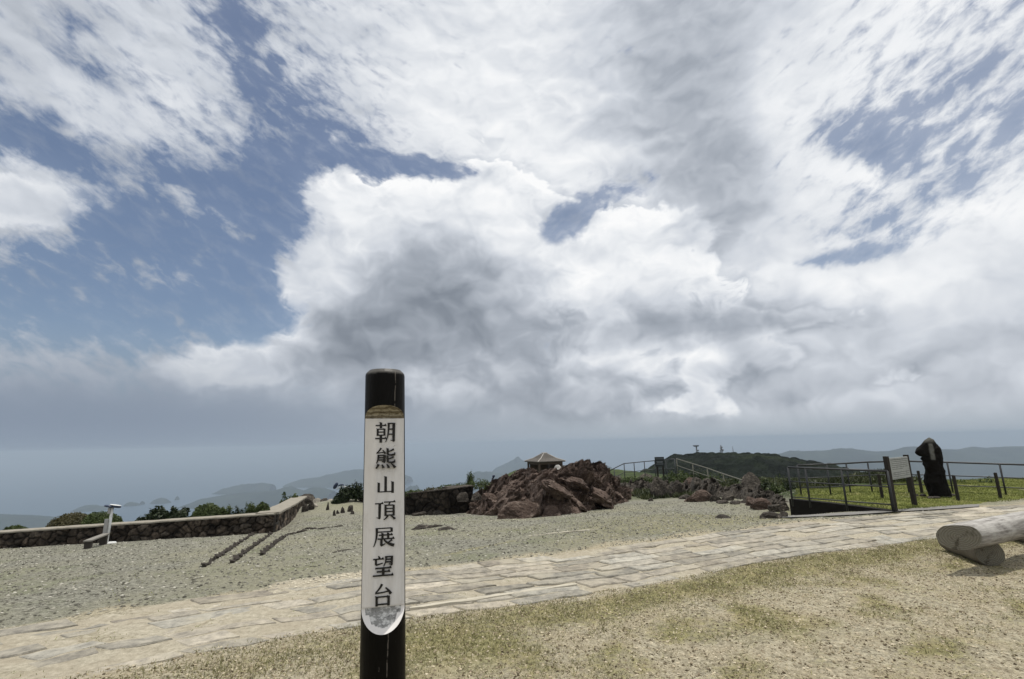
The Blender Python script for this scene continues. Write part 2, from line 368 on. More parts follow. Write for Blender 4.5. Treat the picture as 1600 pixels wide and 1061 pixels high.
class MB:
    """collects boxes, tubes and sheets into one mesh"""
    def __init__(s): s.v = []; s.f = []; s.mi = []; s.cur = 0
    def add(s, vs, fs):
        n = len(s.v); s.v += [tuple(map(float, v)) for v in vs]; s.f += [tuple(i + n for i in f) for f in fs]; s.mi += [s.cur] * len(fs)
    def box(s, c, size, rot=None, bev=0.0):
        sx, sy, sz = [k / 2 for k in size]; b = min(bev, sx * .45, sy * .45, sz * .45)
        if b <= 0:
            vs = [(x, y, z) for x in (-sx, sx) for y in (-sy, sy) for z in (-sz, sz)]
            fs = [(0, 1, 3, 2), (4, 6, 7, 5), (0, 4, 5, 1), (2, 3, 7, 6), (0, 2, 6, 4), (1, 5, 7, 3)]
        else:
            bm = bmesh.new(); bmesh.ops.create_cube(bm, size=1.0)
            for v in bm.verts: v.co = Vector((v.co.x * size[0], v.co.y * size[1], v.co.z * size[2]))
            bmesh.ops.bevel(bm, geom=list(bm.edges), offset=b, segments=2, profile=.6, affect='EDGES')
            bm.verts.index_update(); vs = [tuple(v.co) for v in bm.verts]; fs = [tuple(v.index for v in f.verts) for f in bm.faces]; bm.free()
        M = rot if rot is not None else Matrix.Identity(3)
        s.add([tuple(M @ Vector(v) + Vector([float(k) for k in c])) for v in vs], fs)
    def tube(s, pts, r, n=10, cap=True):
        pts = [Vector([float(k) for k in p]) for p in pts]; rs = r if hasattr(r, '__len__') else [r] * len(pts)
        t0 = (pts[1] - pts[0]).normalized(); up = Vector((0, 0, 1)) if abs(t0.z) < .9 else Vector((0, 1, 0))
        vs = []; nrm = (up - t0 * up.dot(t0)).normalized()
        for i, p in enumerate(pts):
            t = (pts[min(i + 1, len(pts) - 1)] - pts[max(i - 1, 0)]).normalized()
            nrm = (nrm - t * nrm.dot(t)).normalized(); b = t.cross(nrm)
            for k in range(n):
                a = 2 * math.pi * k / n; vs.append(p + (nrm * math.cos(a) + b * math.sin(a)) * rs[i])
        fs = [(i * n + k, i * n + (k + 1) % n, (i + 1) * n + (k + 1) % n, (i + 1) * n + k) for i in range(len(pts) - 1) for k in range(n)]
        if cap: fs += [tuple(range(n))[::-1], tuple((len(pts) - 1) * n + k for k in range(n))]
        s.add(vs, fs)
    def poly(s, pts): s.add(pts, [tuple(range(len(pts)))])
    def build(s, name, mat, parent=None, smooth=False):
        o = mesh_obj(name, s.v, s.f, mat, parent, smooth)
        if isinstance(mat, (list, tuple)): o.data.polygons.foreach_set('material_index', np.array(s.mi, np.int32))
        return o
def rz3(a): return Matrix.Rotation(a, 3, 'Z')

# ================================================================== materials
def new_mat(name):
    mt = bpy.data.materials.new(name); mt.use_nodes = True; mt.node_tree.nodes.clear(); return mt, NT(mt.node_tree)
def finish(q, col, rough=.8, normal=None, spec=.3, metal=0.0, extra=None):
    inp = {'Base Color': col if isinstance(col, bpy.types.NodeSocket) else (*col, 1), 'Roughness': rough, 'Specular IOR Level': spec, 'Metallic': metal}
    if normal is not None: inp['Normal'] = normal
    if extra: inp.update(extra)
    b = q.n('ShaderNodeBsdfPrincipled', inp); q.n('ShaderNodeOutputMaterial', {0: b.outputs[0]}); return b
def simple(name, col, rough=.6, spec=.3, metal=0.0, var=.15, scale=6.0, bump=.0, bscale=40.0, dirt=None, dirtamt=.0):
    mt, q = new_mat(name); tcn = q.n('ShaderNodeTexCoord').outputs['Object']
    n1 = q.noise(tcn, scale, 5, .6)
    c = q.mix(n1, tuple(k * (1 - var) for k in col), tuple(min(1, k * (1 + var)) for k in col))
    if dirt is not None: c = q.mix(q.m('MULTIPLY', q.rng(q.noise(tcn, scale * 1.7, 6, .65), .5, .66), dirtamt), c, dirt)
    nm = None
    if bump: nm = q.n('ShaderNodeBump', {'Strength': 1.0, 'Distance': bump, 'Height': q.noise(tcn, bscale, 5, .6)}).outputs[0]
    finish(q, c, rough, nm, spec, metal); return mt

def ground_material():
    mt, q = new_mat('ground_soil')
    P = q.n('ShaderNodeNewGeometry').outputs['Position']
    at_ = q.n('ShaderNodeAttribute', attribute_name='tint'); sp = q.n('ShaderNodeSeparateColor', {0: at_.outputs['Color']})
    R_, G_, B_ = sp.outputs[0], sp.outputs[1], sp.outputs[2]; A_ = at_.outputs['Alpha']
    big = q.noise(P, .35, 4, .55); mid = q.noise(P, 2.6, 5, .6); sm = q.noise(P, 17.0, 6, .68); sm2 = q.noise(P, 60.0, 4, .65)
    spk = q.n('ShaderNodeTexVoronoi', {'Vector': P, 'Scale': 34.0, 'Detail': 1.0}, feature='F1').outputs['Distance']
    # pale sandy earth with straw litter
    dirt = q.mix(q.rng(sm, .36, .64), (.155, .138, .098), (.435, .395, .290))
    dirt = q.mix(q.rng(mid, .40, .66, 0, .55), dirt, (.30, .252, .168))
    dirt = q.mix(q.rng(sm2, .57, .66, 0, .9), dirt, (.065, .052, .034)); dirt = q.mix(q.rng(sm2, .43, .34, 0, .7), dirt, (.56, .51, .39))
    # grey green fine gravel
    grav = q.mix(q.rng(sm, .36, .64), (.088, .088, .070), (.285, .278, .228))
    grav = q.mix(q.rng(spk, .08, .20, .55, 0), grav, (.36, .35, .30))
    grav = q.mix(q.rng(sm2, .56, .66, 0, .85), grav, (.042, .041, .034)); grav = q.mix(q.rng(sm2, .43, .35, 0, .6), grav, (.36, .355, .31))
    grav = q.mix(q.rng(big, .42, .60, 0, .5), grav, (.225, .215, .14)); grav = q.mix(q.rng(q.noise(P, .9, 5, .65), .52, .66, 0, .45), grav, (.13, .145, .075))
    # short worn grass
    gras = q.mix(q.rng(sm, .36, .62), (.085, .083, .034), (.26, .24, .118))
    gras = q.mix(q.rng(mid, .46, .64, 0, .6), gras, (.30, .255, .14))
    # bare trodden sand
    sand = q.mix(q.rng(sm, .32, .66), (.25, .225, .17), (.455, .415, .325))
    sand = q.mix(q.rng(mid, .42, .62, 0, .5), sand, (.31, .268, .20))
    # far scrub and forest on the flanks
    wood = q.mix(q.rng(q.noise(P, .25, 6, .7), .35, .65), (.012, .020, .007), (.055, .075, .022))
    nz = q.m('MULTIPLY', q.m('SUBTRACT', sm, .5), .9)
    def th(a, lo=.35, hi=.65): return q.rng(q.m('ADD', a, nz), lo, hi)
    c = q.mix(th(R_), dirt, grav); c = q.mix(th(G_), c, gras); c = q.mix(th(B_), c, sand); c = q.mix(A_, wood, c)
    hgt = q.m('ADD', q.m('MULTIPLY', sm, .020), q.m('MULTIPLY', sm2, .006))
    nm = q.n('ShaderNodeBump', {'Strength': 1.0, 'Distance': 1.6, 'Height': hgt}).outputs[0]
    finish(q, c, .95, nm, .15); return mt

def rock_material(name, c1, c2, c3, dark=(.02, .016, .013), sc=1.0, bump=.05):
    mt, q = new_mat(name); tcn = q.n('ShaderNodeTexCoord').outputs['Object']
    v = q.v('MULTIPLY', tcn, (sc, sc, sc * 1.6))
    n1 = q.noise(v, 1.3, 6, .62); n2 = q.noise(v, 7.0, 6, .7, dist=.6); n3 = q.noise(v, 26.0, 5, .7)
    c = q.mix(q.rng(n1, .38, .62), c1, c2)
    c = q.mix(q.rng(n2, .52, .70, 0, .85), c, c3)
    c = q.mix(q.rng(n2, .30, .44, .75, 0), c, dark)  # bump hollows darkened, tops paled: shade and highlight put into the colour
    c = q.mix(q.rng(n3, .60, .72, 0, .5), c, tuple(k * .45 for k in c1))
    h = q.m('ADD', q.m('MULTIPLY', n2, 1.0), q.m('MULTIPLY', n3, .45))
    nm = q.n('ShaderNodeBump', {'Strength': 1.0, 'Distance': bump, 'Height': h}).outputs[0]
    finish(q, c, .9, nm, .2); return mt

def leaf_material(name, a, b, c=None):
    mt, q = new_mat(name)
    tint = q.n('ShaderNodeAttribute', attribute_name='tint').outputs['Fac']
    col = q.ramp(tint, [(0, a), (.6, b), (1, c or b)])
    bs = q.n('ShaderNodeBsdfPrincipled', {'Base Color': col, 'Roughness': .55, 'Specular IOR Level': .3})
    tr = q.n('ShaderNodeBsdfTranslucent', {0: col})
    mx = q.n('ShaderNodeMixShader', {0: .25, 1: bs.outputs[0], 2: tr.outputs[0]})
    q.n('ShaderNodeOutputMaterial', {0: mx.outputs[0]}); return mt

M_GROUND = ground_material()
M_ROCK_RED = rock_material('red_brown_rock', (.060, .041, .032), (.128, .091, .073), (.30, .24, .20), (.011, .008, .007), 1.0, .10)
M_ROCK_GREY = rock_material('grey_brown_rock', (.036, .031, .026), (.080, .069, .057), (.24, .21, .17), (.010, .009, .008), 1.6, .08)
M_STATUE = rock_material('dark_monolith_stone', (.014, .013, .011), (.022, .020, .017), (.040, .037, .031), (.006, .006, .005), 2.0, .03)
M_WALLSTONE, q = new_mat('wall_field_stone')
_t = q.n('ShaderNodeAttribute', attribute_name='tint').outputs['Color']; _o = q.n('ShaderNodeTexCoord').outputs['Object']
_c = q.mix(q.rng(q.noise(_o, 14, 6, .7), .35, .65), (.35, .35, .35), (1.35, 1.3, 1.25))
_c2 = q.v('MULTIPLY', _t, _c)
finish(q, _c2, .95, q.n('ShaderNodeBump', {'Strength': 1.0, 'Distance': .03, 'Height': q.noise(_o, 22, 6, .7)}).outputs[0], .15)
M_CAP = simple('wall_cap_stone', (.24, .222, .185), .9, .2, var=.35, scale=5, bump=.01, bscale=30, dirt=(.16, .14, .10), dirtamt=.6)
M_STEEL_DARK = simple('dark_painted_steel', (.018, .020, .022), .45, .4, var=.3, scale=9)
M_WOOD_DARK = simple('dark_weathered_timber', (.024, .021, .017), .8, .2, var=.4, scale=14, bump=.004, bscale=60)
M_LEAF = leaf_material('azalea_leaves', (.018, .032, .008), (.060, .085, .020), (.13, .15, .045))
M_LEAF_RED = leaf_material('reddish_azalea_leaves', (.034, .034, .012), (.085, .076, .030), (.14, .13, .05))
M_LEAF_DARK = leaf_material('dark_shrub_leaves', (.008, .014, .005), (.024, .038, .012), (.05, .07, .02))
M_BARK = simple('shrub_bark', (.045, .035, .026), .9, .15, var=.3, scale=20)
M_GRASS = leaf_material('grass_blades', (.075, .095, .018), (.17, .19, .050), (.30, .29, .11))
M_STRAW = leaf_material('dry_straw', (.13, .125, .055), (.38, .33, .20), (.56, .50, .35))

# ================================================================== the setting
WL0 = G(0, 857); WL1 = G(427, 832); WR1 = G(474, 805); W3A = G(512, 802); W3B = G(640, 805); W3C = G(745, 803)
_d = (WL0 - WL1); _d /= np.linalg.norm(_d[:2]); WLF = WL1 + _d * 26
PLATEAU = np.array([WLF[:2], WL0[:2], WL1[:2], WR1[:2], (-10.0, 24.5), (-6.0, 23.5), W3B[:2], W3C[:2], (-1.6, 19), (-1.0, 30), (0, 46), (1.5, 66), (11, 66),
                    (17, 44), (18, 30), (14, 21), (9.4, 18.0), (14.6, 16.4), (22, 16.0), (60, 12), (60, -40), (-60, -40), (-60, 5)], float)
def poly_dist(x, y, poly):
    """signed distance (positive outside)"""
    x = np.asarray(x, float); y = np.asarray(y, float); d = np.full(x.shape, 1e9); ins = np.zeros(x.shape, bool); n = len(poly)
    for i in range(n):
        a = poly[i]; b = poly[(i + 1) % n]; e = b - a
        t = np.clip(((x - a[0]) * e[0] + (y - a[1]) * e[1]) / (e @ e), 0, 1)
        d = np.minimum(d, np.hypot(x - a[0] - t * e[0], y - a[1] - t * e[1]))
        c = ((a[1] > y) != (b[1] > y)); xx = a[0] + (y - a[1]) / (b[1] - a[1] + 1e-12) * e[0]
        ins ^= c & (x < xx)
    return np.where(ins, -d, d)
HUMP = at(533, 796, 20.0)
def full_z(x, y):
    z = ground_z(x, y)
    z = z + .30 * np.exp(-((x - 11.5) / 4.5) ** 2 - ((y - 28) / 5.5) ** 2) + .62 * np.exp(-((x - HUMP[0]) / 2.3) ** 2 - ((y - HUMP[1]) / 2.6) ** 2)      # low scrubby bank behind the boulders
    d = poly_dist(x, y, PLATEAU)
    f = np.clip(d - .9, 0, None)
    fall = .62 * f * sst(0, 3, f)
    z = z - fall + fbm(x / 40, y / 40, 3.3, 4) * np.clip(f * .12, 0, 40)
    return np.maximum(z, -508)

def geo_axis(dense0, dense1, step, lo, hi, grow=1.09):
    v = list(np.arange(dense0, dense1, step)); s = step; a = dense0
    left = []
    while a > lo: s *= grow; a -= s; left.append(a)
    s = step; b = v[-1]; right = []
    while b < hi: s *= grow; b += s; right.append(b)
    return np.array(left[::-1] + v + right)
gx = geo_axis(-9.5, 11.5, .07, -3200, 3200); gy = geo_axis(3.0, 14.0, .07, -3200, 3200, 1.07)
XX, YY = np.meshgrid(gx, gy)
ZZ = full_z(XX, YY)
PD = poly_dist(XX, YY, PLATEAU)
near = np.clip(1 - PD, 0, 1)
bump = fbm(XX * 1.1, YY * 1.1, 0, 3) * .018 + fbm(XX * 6, YY * 6, 1, 3) * .007
ZZ += bump * near
# --- path outline in ground coordinates (t along, w across)
PE_FAR = np.array([G(-330, 1060)[:2], G(0, 985)[:2], G(300, 938)[:2], G(500, 908)[:2], G(640, 893)[:2], G(900, 862)[:2], G(1060, 842)[:2], G(1240, 818)[:2], G(1400, 803)[:2], G(1600, 789)[:2], (19, 15.2), (26, 18.5)])
PE_NEAR = np.array([G(-100, 1110)[:2], G(110, 1061)[:2], G(330, 1018)[:2], G(520, 985)[:2], G(640, 967)[:2], G(760, 952)[:2], G(900, 935)[:2], G(1060, 906)[:2], G(1240, 871)[:2], G(1460, 842)[:2], (11.4, 8.9), (24, 13.5)])
def polyline_side(x, y, pts):
    """signed distance to a polyline running towards +x (positive on its far side)"""
    best = np.full(np.shape(x), 1e9); sg = np.zeros(np.shape(x))
    for a, b in zip(pts[:-1], pts[1:]):
        e = b - a; t = np.clip(((x - a[0]) * e[0] + (y - a[1]) * e[1]) / (e @ e), 0, 1)
        dx = x - a[0] - t * e[0]; dy = y - a[1] - t * e[1]; d = np.hypot(dx, dy); c = e[0] * dy - e[1] * dx
        m_ = d < best; best = np.where(m_, d, best); sg = np.where(m_, np.sign(c), sg)
    return best * sg
dfar = polyline_side(XX, YY, PE_FAR); dnear = polyline_side(XX, YY, PE_NEAR)
wob = fbm(XX * .9, YY * .9, 5, 4) * .35
inpath = sst(-.25, .25, np.minimum(-dfar, dnear) + wob * .5)
# tint attribute: R gravel, G grass, B bare sand, A 1 = summit soil / 0 = wooded flank
R = sst(-.25, .45, dfar + wob) * .95
cent = sst(-2.2, 1.5, XX + wob * 4)                                        # right of the post the gravel is yellower and grassier
R = R * (1 - .30 * cent * sst(7.5, 3.0, dfar))
Gm = np.zeros_like(XX)
band = np.exp(-((dnear + .35 + wob * .5) / .5) ** 2)                        # grass along the near edge of the path
Gm = np.maximum(Gm, band * (.50 + .2 * sst(-2, 2, XX)) * sst(-4.5, -1, XX + 2 * wob))
Gm = np.maximum(Gm, .8 * np.exp(-((XX + .55) / .9) ** 2 - ((YY - 4.35) / .75) ** 2))     # green patch right behind the post
Gm = np.maximum(Gm, (.40 + .50 * fbm(XX * 1.6, YY * 1.6, 9, 5) + .25 * fbm(XX * .5, YY * .5, 3, 2)) * sst(.2, -1.2, dnear))
Gm = np.maximum(Gm, .44 * sst(-2, 2, XX) * sst(.1, .6, dfar) * sst(6, 2.5, dfar))
gl0 = G(700, 866)[:2]; gl1 = G(800, 845)[:2]
def segd(x, y, a, b):
    e = b - a; t = np.clip(((x - a[0]) * e[0] + (y - a[1]) * e[1]) / (e @ e), 0, 1); return np.hypot(x - a[0] - t * e[0], y - a[1] - t * e[1])
Gm = np.maximum(Gm, .50 * np.exp(-(segd(XX, YY, gl0, gl1) / .16) ** 2))
WOODY = np.maximum(sst(18.5, 21, YY) * sst(3.5, 5.5, XX - .1 * (YY - 18)), sst(7.9, 8.5, XX) * sst(14.0, 15, YY))
B = inpath * .95
sp0 = G(450, 915)[:2]; sp1 = G(600, 893)[:2]
B = np.maximum(B, .95 * np.exp(-(segd(XX, YY, sp0, sp1) / .28) ** 2 + wob))                # pale washed strip by the post
B = np.maximum(B, .55 * sst(-.3, .5, fbm(XX * .7, YY * .7, 21, 3)) * sst(0, -1, dnear) * .7)
gras_in = .42 * sst(.05, .4, fbm(XX * 1.3, YY * 2.2, 31, 4)) * sst(0, -3, XX)
Gm = np.where(inpath > .5, np.maximum(gras_in, Gm * (1 - inpath)), Gm)
B = np.clip(B - gras_in * inpath, 0, 1)
A = sst(1.5, .3, PD) * (1 - WOODY)
cols = np.stack([R.ravel(), Gm.ravel(), B.ravel(), A.ravel()], 1)
nx, ny = len(gx), len(gy)
ii = np.arange(nx * ny).reshape(ny, nx)
F4 = np.stack([ii[:-1, :-1].ravel(), ii[:-1, 1:].ravel(), ii[1:, 1:].ravel(), ii[1:, :-1].ravel()], 1)
V3 = np.stack([XX.ravel(), YY.ravel(), ZZ.ravel()], 1)
structure(mesh_obj('ground', V3, F4, M_GROUND, smooth=True, cols=cols), 'summit ground of sandy earth and gravel')

# --- the paved path: worn irregular slabs, partly under sand
def resample(pts, n):
    s = np.concatenate([[0], np.cumsum(np.hypot(*np.diff(pts, axis=0).T))]); t = np.linspace(0, s[-1], n)
    return np.stack([np.interp(t, s, pts[:, 0]), np.interp(t, s, pts[:, 1])], 1), s[-1]
farR, flen = resample(PE_FAR, 200); nearR, _ = resample(PE_NEAR, 200)
def path_xy(t, w):                           # t in metres along, w 0 near .. 1 far
    k = np.clip(t / flen * 199, 0, 198.999); i = int(k); f = k - i
    a = nearR[i] * (1 - f) + nearR[i + 1] * f; b = farR[i] * (1 - f) + farR[i + 1] * f
    return a * (1 - w) + b * w
sv, sf, sc = [], [], []
NC = 8
rw = random.Random(3)
ww = [0.0]
for r in range(NC): ww.append(ww[-1] + rw.uniform(.75, 1.25))
ww = [w / ww[-1] for w in ww]
def wline(r, t):
    if r == 0: return .0 + .02 * float(pnoise(t * 1.7, 3, 0))
    if r == NC: return 1.0 + .03 * float(pnoise(t * 1.3, 8, 0))
    return ww[r] + .05 * float(pnoise(t * .8, r * 7.7, 0)) + .014 * float(pnoise(t * 4, r * 3.3, 2))
for r in range(NC):
    t = rw.uniform(0, .5)
    while t < flen - .6:
        L = rw.uniform(.42, 1.05); t1 = t + L; gap = rw.uniform(.007, .020); sk0 = rw.uniform(-.08, .08); sk1 = sk0 if rw.random() < .5 else rw.uniform(-.08, .08)
        n = 7; ring = []
        for k in range(n + 1):
            tt = t + gap + (L - 2 * gap) * k / n; ring.append((tt + sk0 * (1 - k / n) * .5, wline(r, tt) + .010))
        for k in range(n, -1, -1):
            tt = t + gap + (L - 2 * gap) * k / n; ring.append((tt - sk1 * (k / n) * .5, wline(r + 1, tt) - .010))
        cxy = np.mean([path_xy(a, b) for a, b in ring], 0)
        pts = []
        for a, b in ring:
            p = path_xy(a, b); e = p - cxy; q_ = p + np.array([pnoise(p[0] * 7, p[1] * 7, 1), pnoise(p[0] * 7, p[1] * 7, 5)]) * .022
            pts.append(q_)
        # sunk under sand towards the left, proud on the right
        x = cxy[0]
        hz_ = .009 + .008 * rw.random() - (.030 * sst(1.2, -4.5, x) * rw.random()) - .02 * (rw.random() < .12)
        tx, ty = rw.uniform(-.008, .008), rw.uniform(-.008, .008)
        z0 = float(full_z(np.array([x]), np.array([cxy[1]]))[0])
        base = len(sv); top = []; low = []
        tone = rw.uniform(.66, 1.16) * (1.22 if rw.random() < .14 else 1.0); warm = rw.uniform(-.03, .03); c = (.300 * tone * (1 + warm), .281 * tone, .243 * tone * (1 - warm))
        for p in pts:
            g = float(ground_z(p[0], p[1])) + float(fbm(p[0] * 1.1, p[1] * 1.1, 0, 3)) * .018
            zz = g + hz_ + tx * (p[0] - x) / .4 + ty * (p[1] - cxy[1]) / .3
            e = p - cxy; s_ = 1 - .012 / max(.05, np.hypot(*e))
            top.append((cxy[0] + e[0] * s_, cxy[1] + e[1] * s_, zz)); low.append((p[0], p[1], zz - .012)); 
        bot = [(a, b, z_ - .05) for a, b, z_ in low]
        m_ = len(pts); sv += top + low + bot
        sf.append(tuple(base + k for k in range(m_)))
        for o in (0, m_):
            for k in range(m_): k2 = (k + 1) % m_; sf.append((base + o + k, base + o + m_ + k, base + o + m_ + k2, base + o + k2))
        sc += [c] * (3 * m_)
        t = t1
M_SLAB, q = new_mat('path_stone')
_t = q.n('ShaderNodeAttribute', attribute_name='tint').outputs['Color']; _P0 = q.n('ShaderNodeNewGeometry').outputs['Position']
_n1 = q.noise(_P0, 9, 6, .7); _n2 = q.noise(_P0, 2.2, 5, .6); _n3 = q.noise(_P0, 55, 4, .7)
_c = q.v('MULTIPLY', _t, q.mix(q.rng(_n1, .34, .66), (.62, .62, .62), (1.3, 1.28, 1.22)))
_c = q.mix(q.rng(_n2, .50, .66, 0, .6), _c, (.40, .365, .285))           # drifted sand
_c = q.mix(q.rng(_n3, .60, .70, 0, .6), _c, (.10, .085, .06))
finish(q, _c, .95, q.n('ShaderNodeBump', {'Strength': 1.0, 'Distance': 1.2, 'Height': q.m('ADD', q.m('MULTIPLY', _n1, .014), q.m('MULTIPLY', _n3, .006))}).outputs[0], .15)
structure(mesh_obj('stone_path', sv, sf, M_SLAB, cols=np.array(sc)), 'path of worn irregular stone slabs')

def strip(name, pts, wd, ht, mat, jit=.01, lab=None, seg=.12, sink=.05):
    """a low rough kerb following points on the ground"""
    pts = [np.array(p, float)[:2] for p in pts]; pl = np.array(pts); n = max(2, int(np.sum(np.hypot(*np.diff(pl, axis=0).T)) / seg)); rs, _ = resample(pl, n)
    vs, fs = [], []
    for i, p in enumerate(rs):
        t = rs[min(i + 1, n - 1)] - rs[max(i - 1, 0)]; t = t / np.hypot(*t); nn = np.array([-t[1], t[0]])
        g = float(full_z(np.array([p[0]]), np.array([p[1]]))[0])
        for k, (o, h) in enumerate(((-.5, -sink), (-.5, ht * .85), (-.38, ht), (.38, ht), (.5, ht * .85), (.5, -sink))):
            jj = float(pnoise(p[0] * 5 + k, p[1] * 5, k * 3.1)) * jit; q_ = p + nn * (o * wd + jj)
            vs.append((q_[0], q_[1], g + h + (jj if h > 0 else 0)))
    for i in range(n - 1):
        for k in range(5): fs.append((i * 6 + k, i * 6 + k + 1, (i + 1) * 6 + k + 1, (i + 1) * 6 + k))
    fs += [tuple(range(6))[::-1], tuple((n - 1) * 6 + k for k in range(6))]
    return mesh_obj(name, vs, fs, mat)
M_KERB = simple('pale_kerb_stone', (.40, .37, .30), .9, .2, var=.25, scale=8, bump=.006, bscale=30)
M_ASPH = simple('grey_pavement', (.17, .165, .155), .92, .2, var=.2, scale=7, bump=.003, bscale=90)
structure(strip('near_kerb', [G(640, 953), G(720, 942), G(800, 930), G(900, 915)], .055, .025, M_KERB), 'pale stone kerb in the path')
structure(strip('far_kerb', [G(826, 838), G(880, 832), G(935, 827)], .032, .010, M_KERB), 'pale kerb line across the gravel')
# grey paved strip in front of the sunken ramp
vs = []; fs = []
pa = [G(1200, 811), G(1260, 809), G(1330, 806), G(1400, 801), G(1470, 797), G(1530, 793)]; pb = [G(1225, 807.5), G(1262, 806), G(1330, 801.5), G(1396, 798), G(1460, 793), G(1530, 789)]
for a, b in zip(pa, pb): vs += [(a[0], a[1], a[2] + .022), (b[0], b[1], b[2] + .022)]
fs = [(2 * i, 2 * i + 2, 2 * i + 3, 2 * i + 1) for i in range(5)]
structure(mesh_obj('pavement', vs, fs, M_ASPH), 'grey paved strip beside the ramp')

# --- lawn on the raised bank behind the path, right
def onz(px, py, z):
    v = ray(px, py); t = (z - CAM_H) / v[2]; return np.array([v[0] * t, v[1] * t, z])
LW = [onz(1237, 781, .02), onz(1400, 798, .02), onz(1470, 793, .02), onz(1600, 781, .02)]
LAWN = np.array([LW[0][:2], LW[1][:2], LW[2][:2], LW[3][:2], (18, 14.6), (24, 16.5), (24, 17.6), (15, 17.4), (LW[0][0] * 1.21, LW[0][1] * 1.19)])
lx = np.arange(6.5, 24.5, .09); ly = np.arange(10.2, 18, .09); LX, LY = np.meshgrid(lx, ly)
ld = poly_dist(LX, LY, LAWN)
LZ = .03 + .05 * fbm(LX * .8, LY * .8, 4, 3) + .012 * fbm(LX * 5, LY * 5, 4, 2) - .16 * sst(-.25, .0, ld)
keep = (ld < .04)
k4 = keep[:-1, :-1] & keep[:-1, 1:] & keep[1:, 1:] & keep[1:, :-1]
li = np.arange(LX.size).reshape(LX.shape)
LF = np.stack([li[:-1, :-1][k4], li[:-1, 1:][k4], li[1:, 1:][k4], li[1:, :-1][k4]], 1)
used = np.unique(LF); rem = np.full(LX.size, -1); rem[used] = np.arange(len(used))
M_LAWN, q = new_mat('lawn_turf')
_P0 = q.n('ShaderNodeNewGeometry').outputs['Position']; _n1 = q.noise(_P0, 11, 6, .7); _n2 = q.noise(_P0, 1.4, 5, .6)
_c = q.mix(q.rng(_n1, .35, .65), (.070, .088, .020), (.165, .175, .045)); _c = q.mix(q.rng(_n2, .5, .66, 0, .6), _c, (.21, .19, .085))
finish(q, _c, .95, q.n('ShaderNodeBump', {'Strength': 1.0, 'Distance': .03, 'Height': _n1}).outputs[0], .1)
structure(mesh_obj('lawn', np.stack([LX.ravel(), LY.ravel(), LZ.ravel()], 1)[used], rem[LF], M_LAWN, smooth=True), 'short green lawn on the bank')

# --- sea, islands, far mountains
M_SEA, q = new_mat('sea_water')
_P0 = q.n('ShaderNodeNewGeometry').outputs['Position']
finish(q, q.mix(q.noise(_P0, .0006, 4, .6), (.020, .045, .070), (.035, .065, .090)), .32, q.n('ShaderNodeBump', {'Strength': .4, 'Distance': 4.0, 'Height': q.noise(_P0, .02, 4, .6)}).outputs[0], .4)
SEA_Z = -500.0
n = 48; vs = [(0, 0, SEA_Z)] + [(62000 * math.cos(2 * math.pi * k / n), 62000 * math.sin(2 * math.pi * k / n), SEA_Z) for k in range(n)]
structure(mesh_obj('sea', vs, [(0, 1 + k, 1 + (k + 1) % n) for k in range(n)], M_SEA), 'calm hazy sea far below')
M_FARWOOD, q = new_mat('far_forest')
_P0 = q.n('ShaderNodeNewGeometry').outputs['Position']
finish(q, q.mix(q.rng(q.noise(_P0, .004, 7, .7), .35, .65), (.006, .011, .007), (.022, .032, .016)), .95, None, .1)
def island(px0, px1, yb, prof, dep=.45, name='island', lab=None, dist=None, rough=.12):
    """low land standing on the sea; prof = crest as [(px, py), ...] in the photograph, built at its real distance"""
    pm = (px0 + px1) / 2; v = ray(pm, yb)
    t = (SEA_Z - CAM_H) / v[2] if v[2] < -1e-4 else 1e9
    if dist: t = min(t, dist)
    a = ray(px0, yb) * t; b = ray(px1, yb) * t; a[2] = b[2] = 0
    e = b - a; Lh = np.hypot(e[0], e[1]); e /= Lh; nn = np.array([-e[1], e[0], 0.0])
    nu, nv = 90, 26; pxs = np.linspace(px0, px1, nu)
    crest = np.array([CAM_H + (ray(p, float(np.interp(p, [k[0] for k in prof], [k[1] for k in prof]))) * t)[2] for p in pxs])
    crest = np.maximum(crest, SEA_Z + 1)
    dd_ = Lh * dep; vs = []
    for j in range(nv):
        f = j / (nv - 1) * 2 - 1; sh = max(0.0, 1 - f * f) ** .8
        for i in range(nu):
            p = a + e * (Lh * i / (nu - 1)) + nn * (f * dd_ * (.5 + .5 * math.sin(math.pi * min(1, max(0, i / (nu - 1))))))
            nz = 1 + rough * float(fbm(i * .09, j * .2, pm, 4)) * (1 if abs(f) > .08 else .35)
            z = SEA_Z - 3 + (crest[i] - SEA_Z + 3) * sh * nz
            vs.append((p[0], p[1], z))
    idx = np.arange(nu * nv).reshape(nv, nu)
    fs = np.stack([idx[:-1, :-1].ravel(), idx[:-1, 1:].ravel(), idx[1:, 1:].ravel(), idx[1:, :-1].ravel()], 1)
    return structure(mesh_obj(name, vs, fs, M_FARWOOD, smooth=True), lab or 'hazy wooded island in the bay')
def hump(x0, x1, yb, yt, k=6, sd=0):
    r_ = random.Random(sd); out = [(x0, yb)]
    for i in range(1, k): f = i / k; out.append((x0 + (x1 - x0) * f, yb + (yt - yb) * math.sin(math.pi * f) ** .6 * r_.uniform(.8, 1.05)))
    return out + [(x1, yb)]
island(118, 166, 797, hump(118, 166, 797, 789, sd=1))
island(195, 217, 790, hump(195, 217, 790, 784, sd=2)); island(218, 226, 788, hump(218, 226, 788, 783, sd=3))
island(237, 265, 786, hump(237, 265, 786, 777, sd=4)); island(273, 280, 781, hump(273, 280, 781, 775.5, sd=5))
island(298, 520, 787, [(298, 787), (318, 779), (345, 774), (375, 771), (405, 769), (430, 766), (446, 761), (456, 764), (470, 768), (486, 763), (500, 762), (520, 768)], .3)
island(337, 426, 770, [(337, 770), (350, 763), (375, 758), (405, 755), (426, 757)], .3)
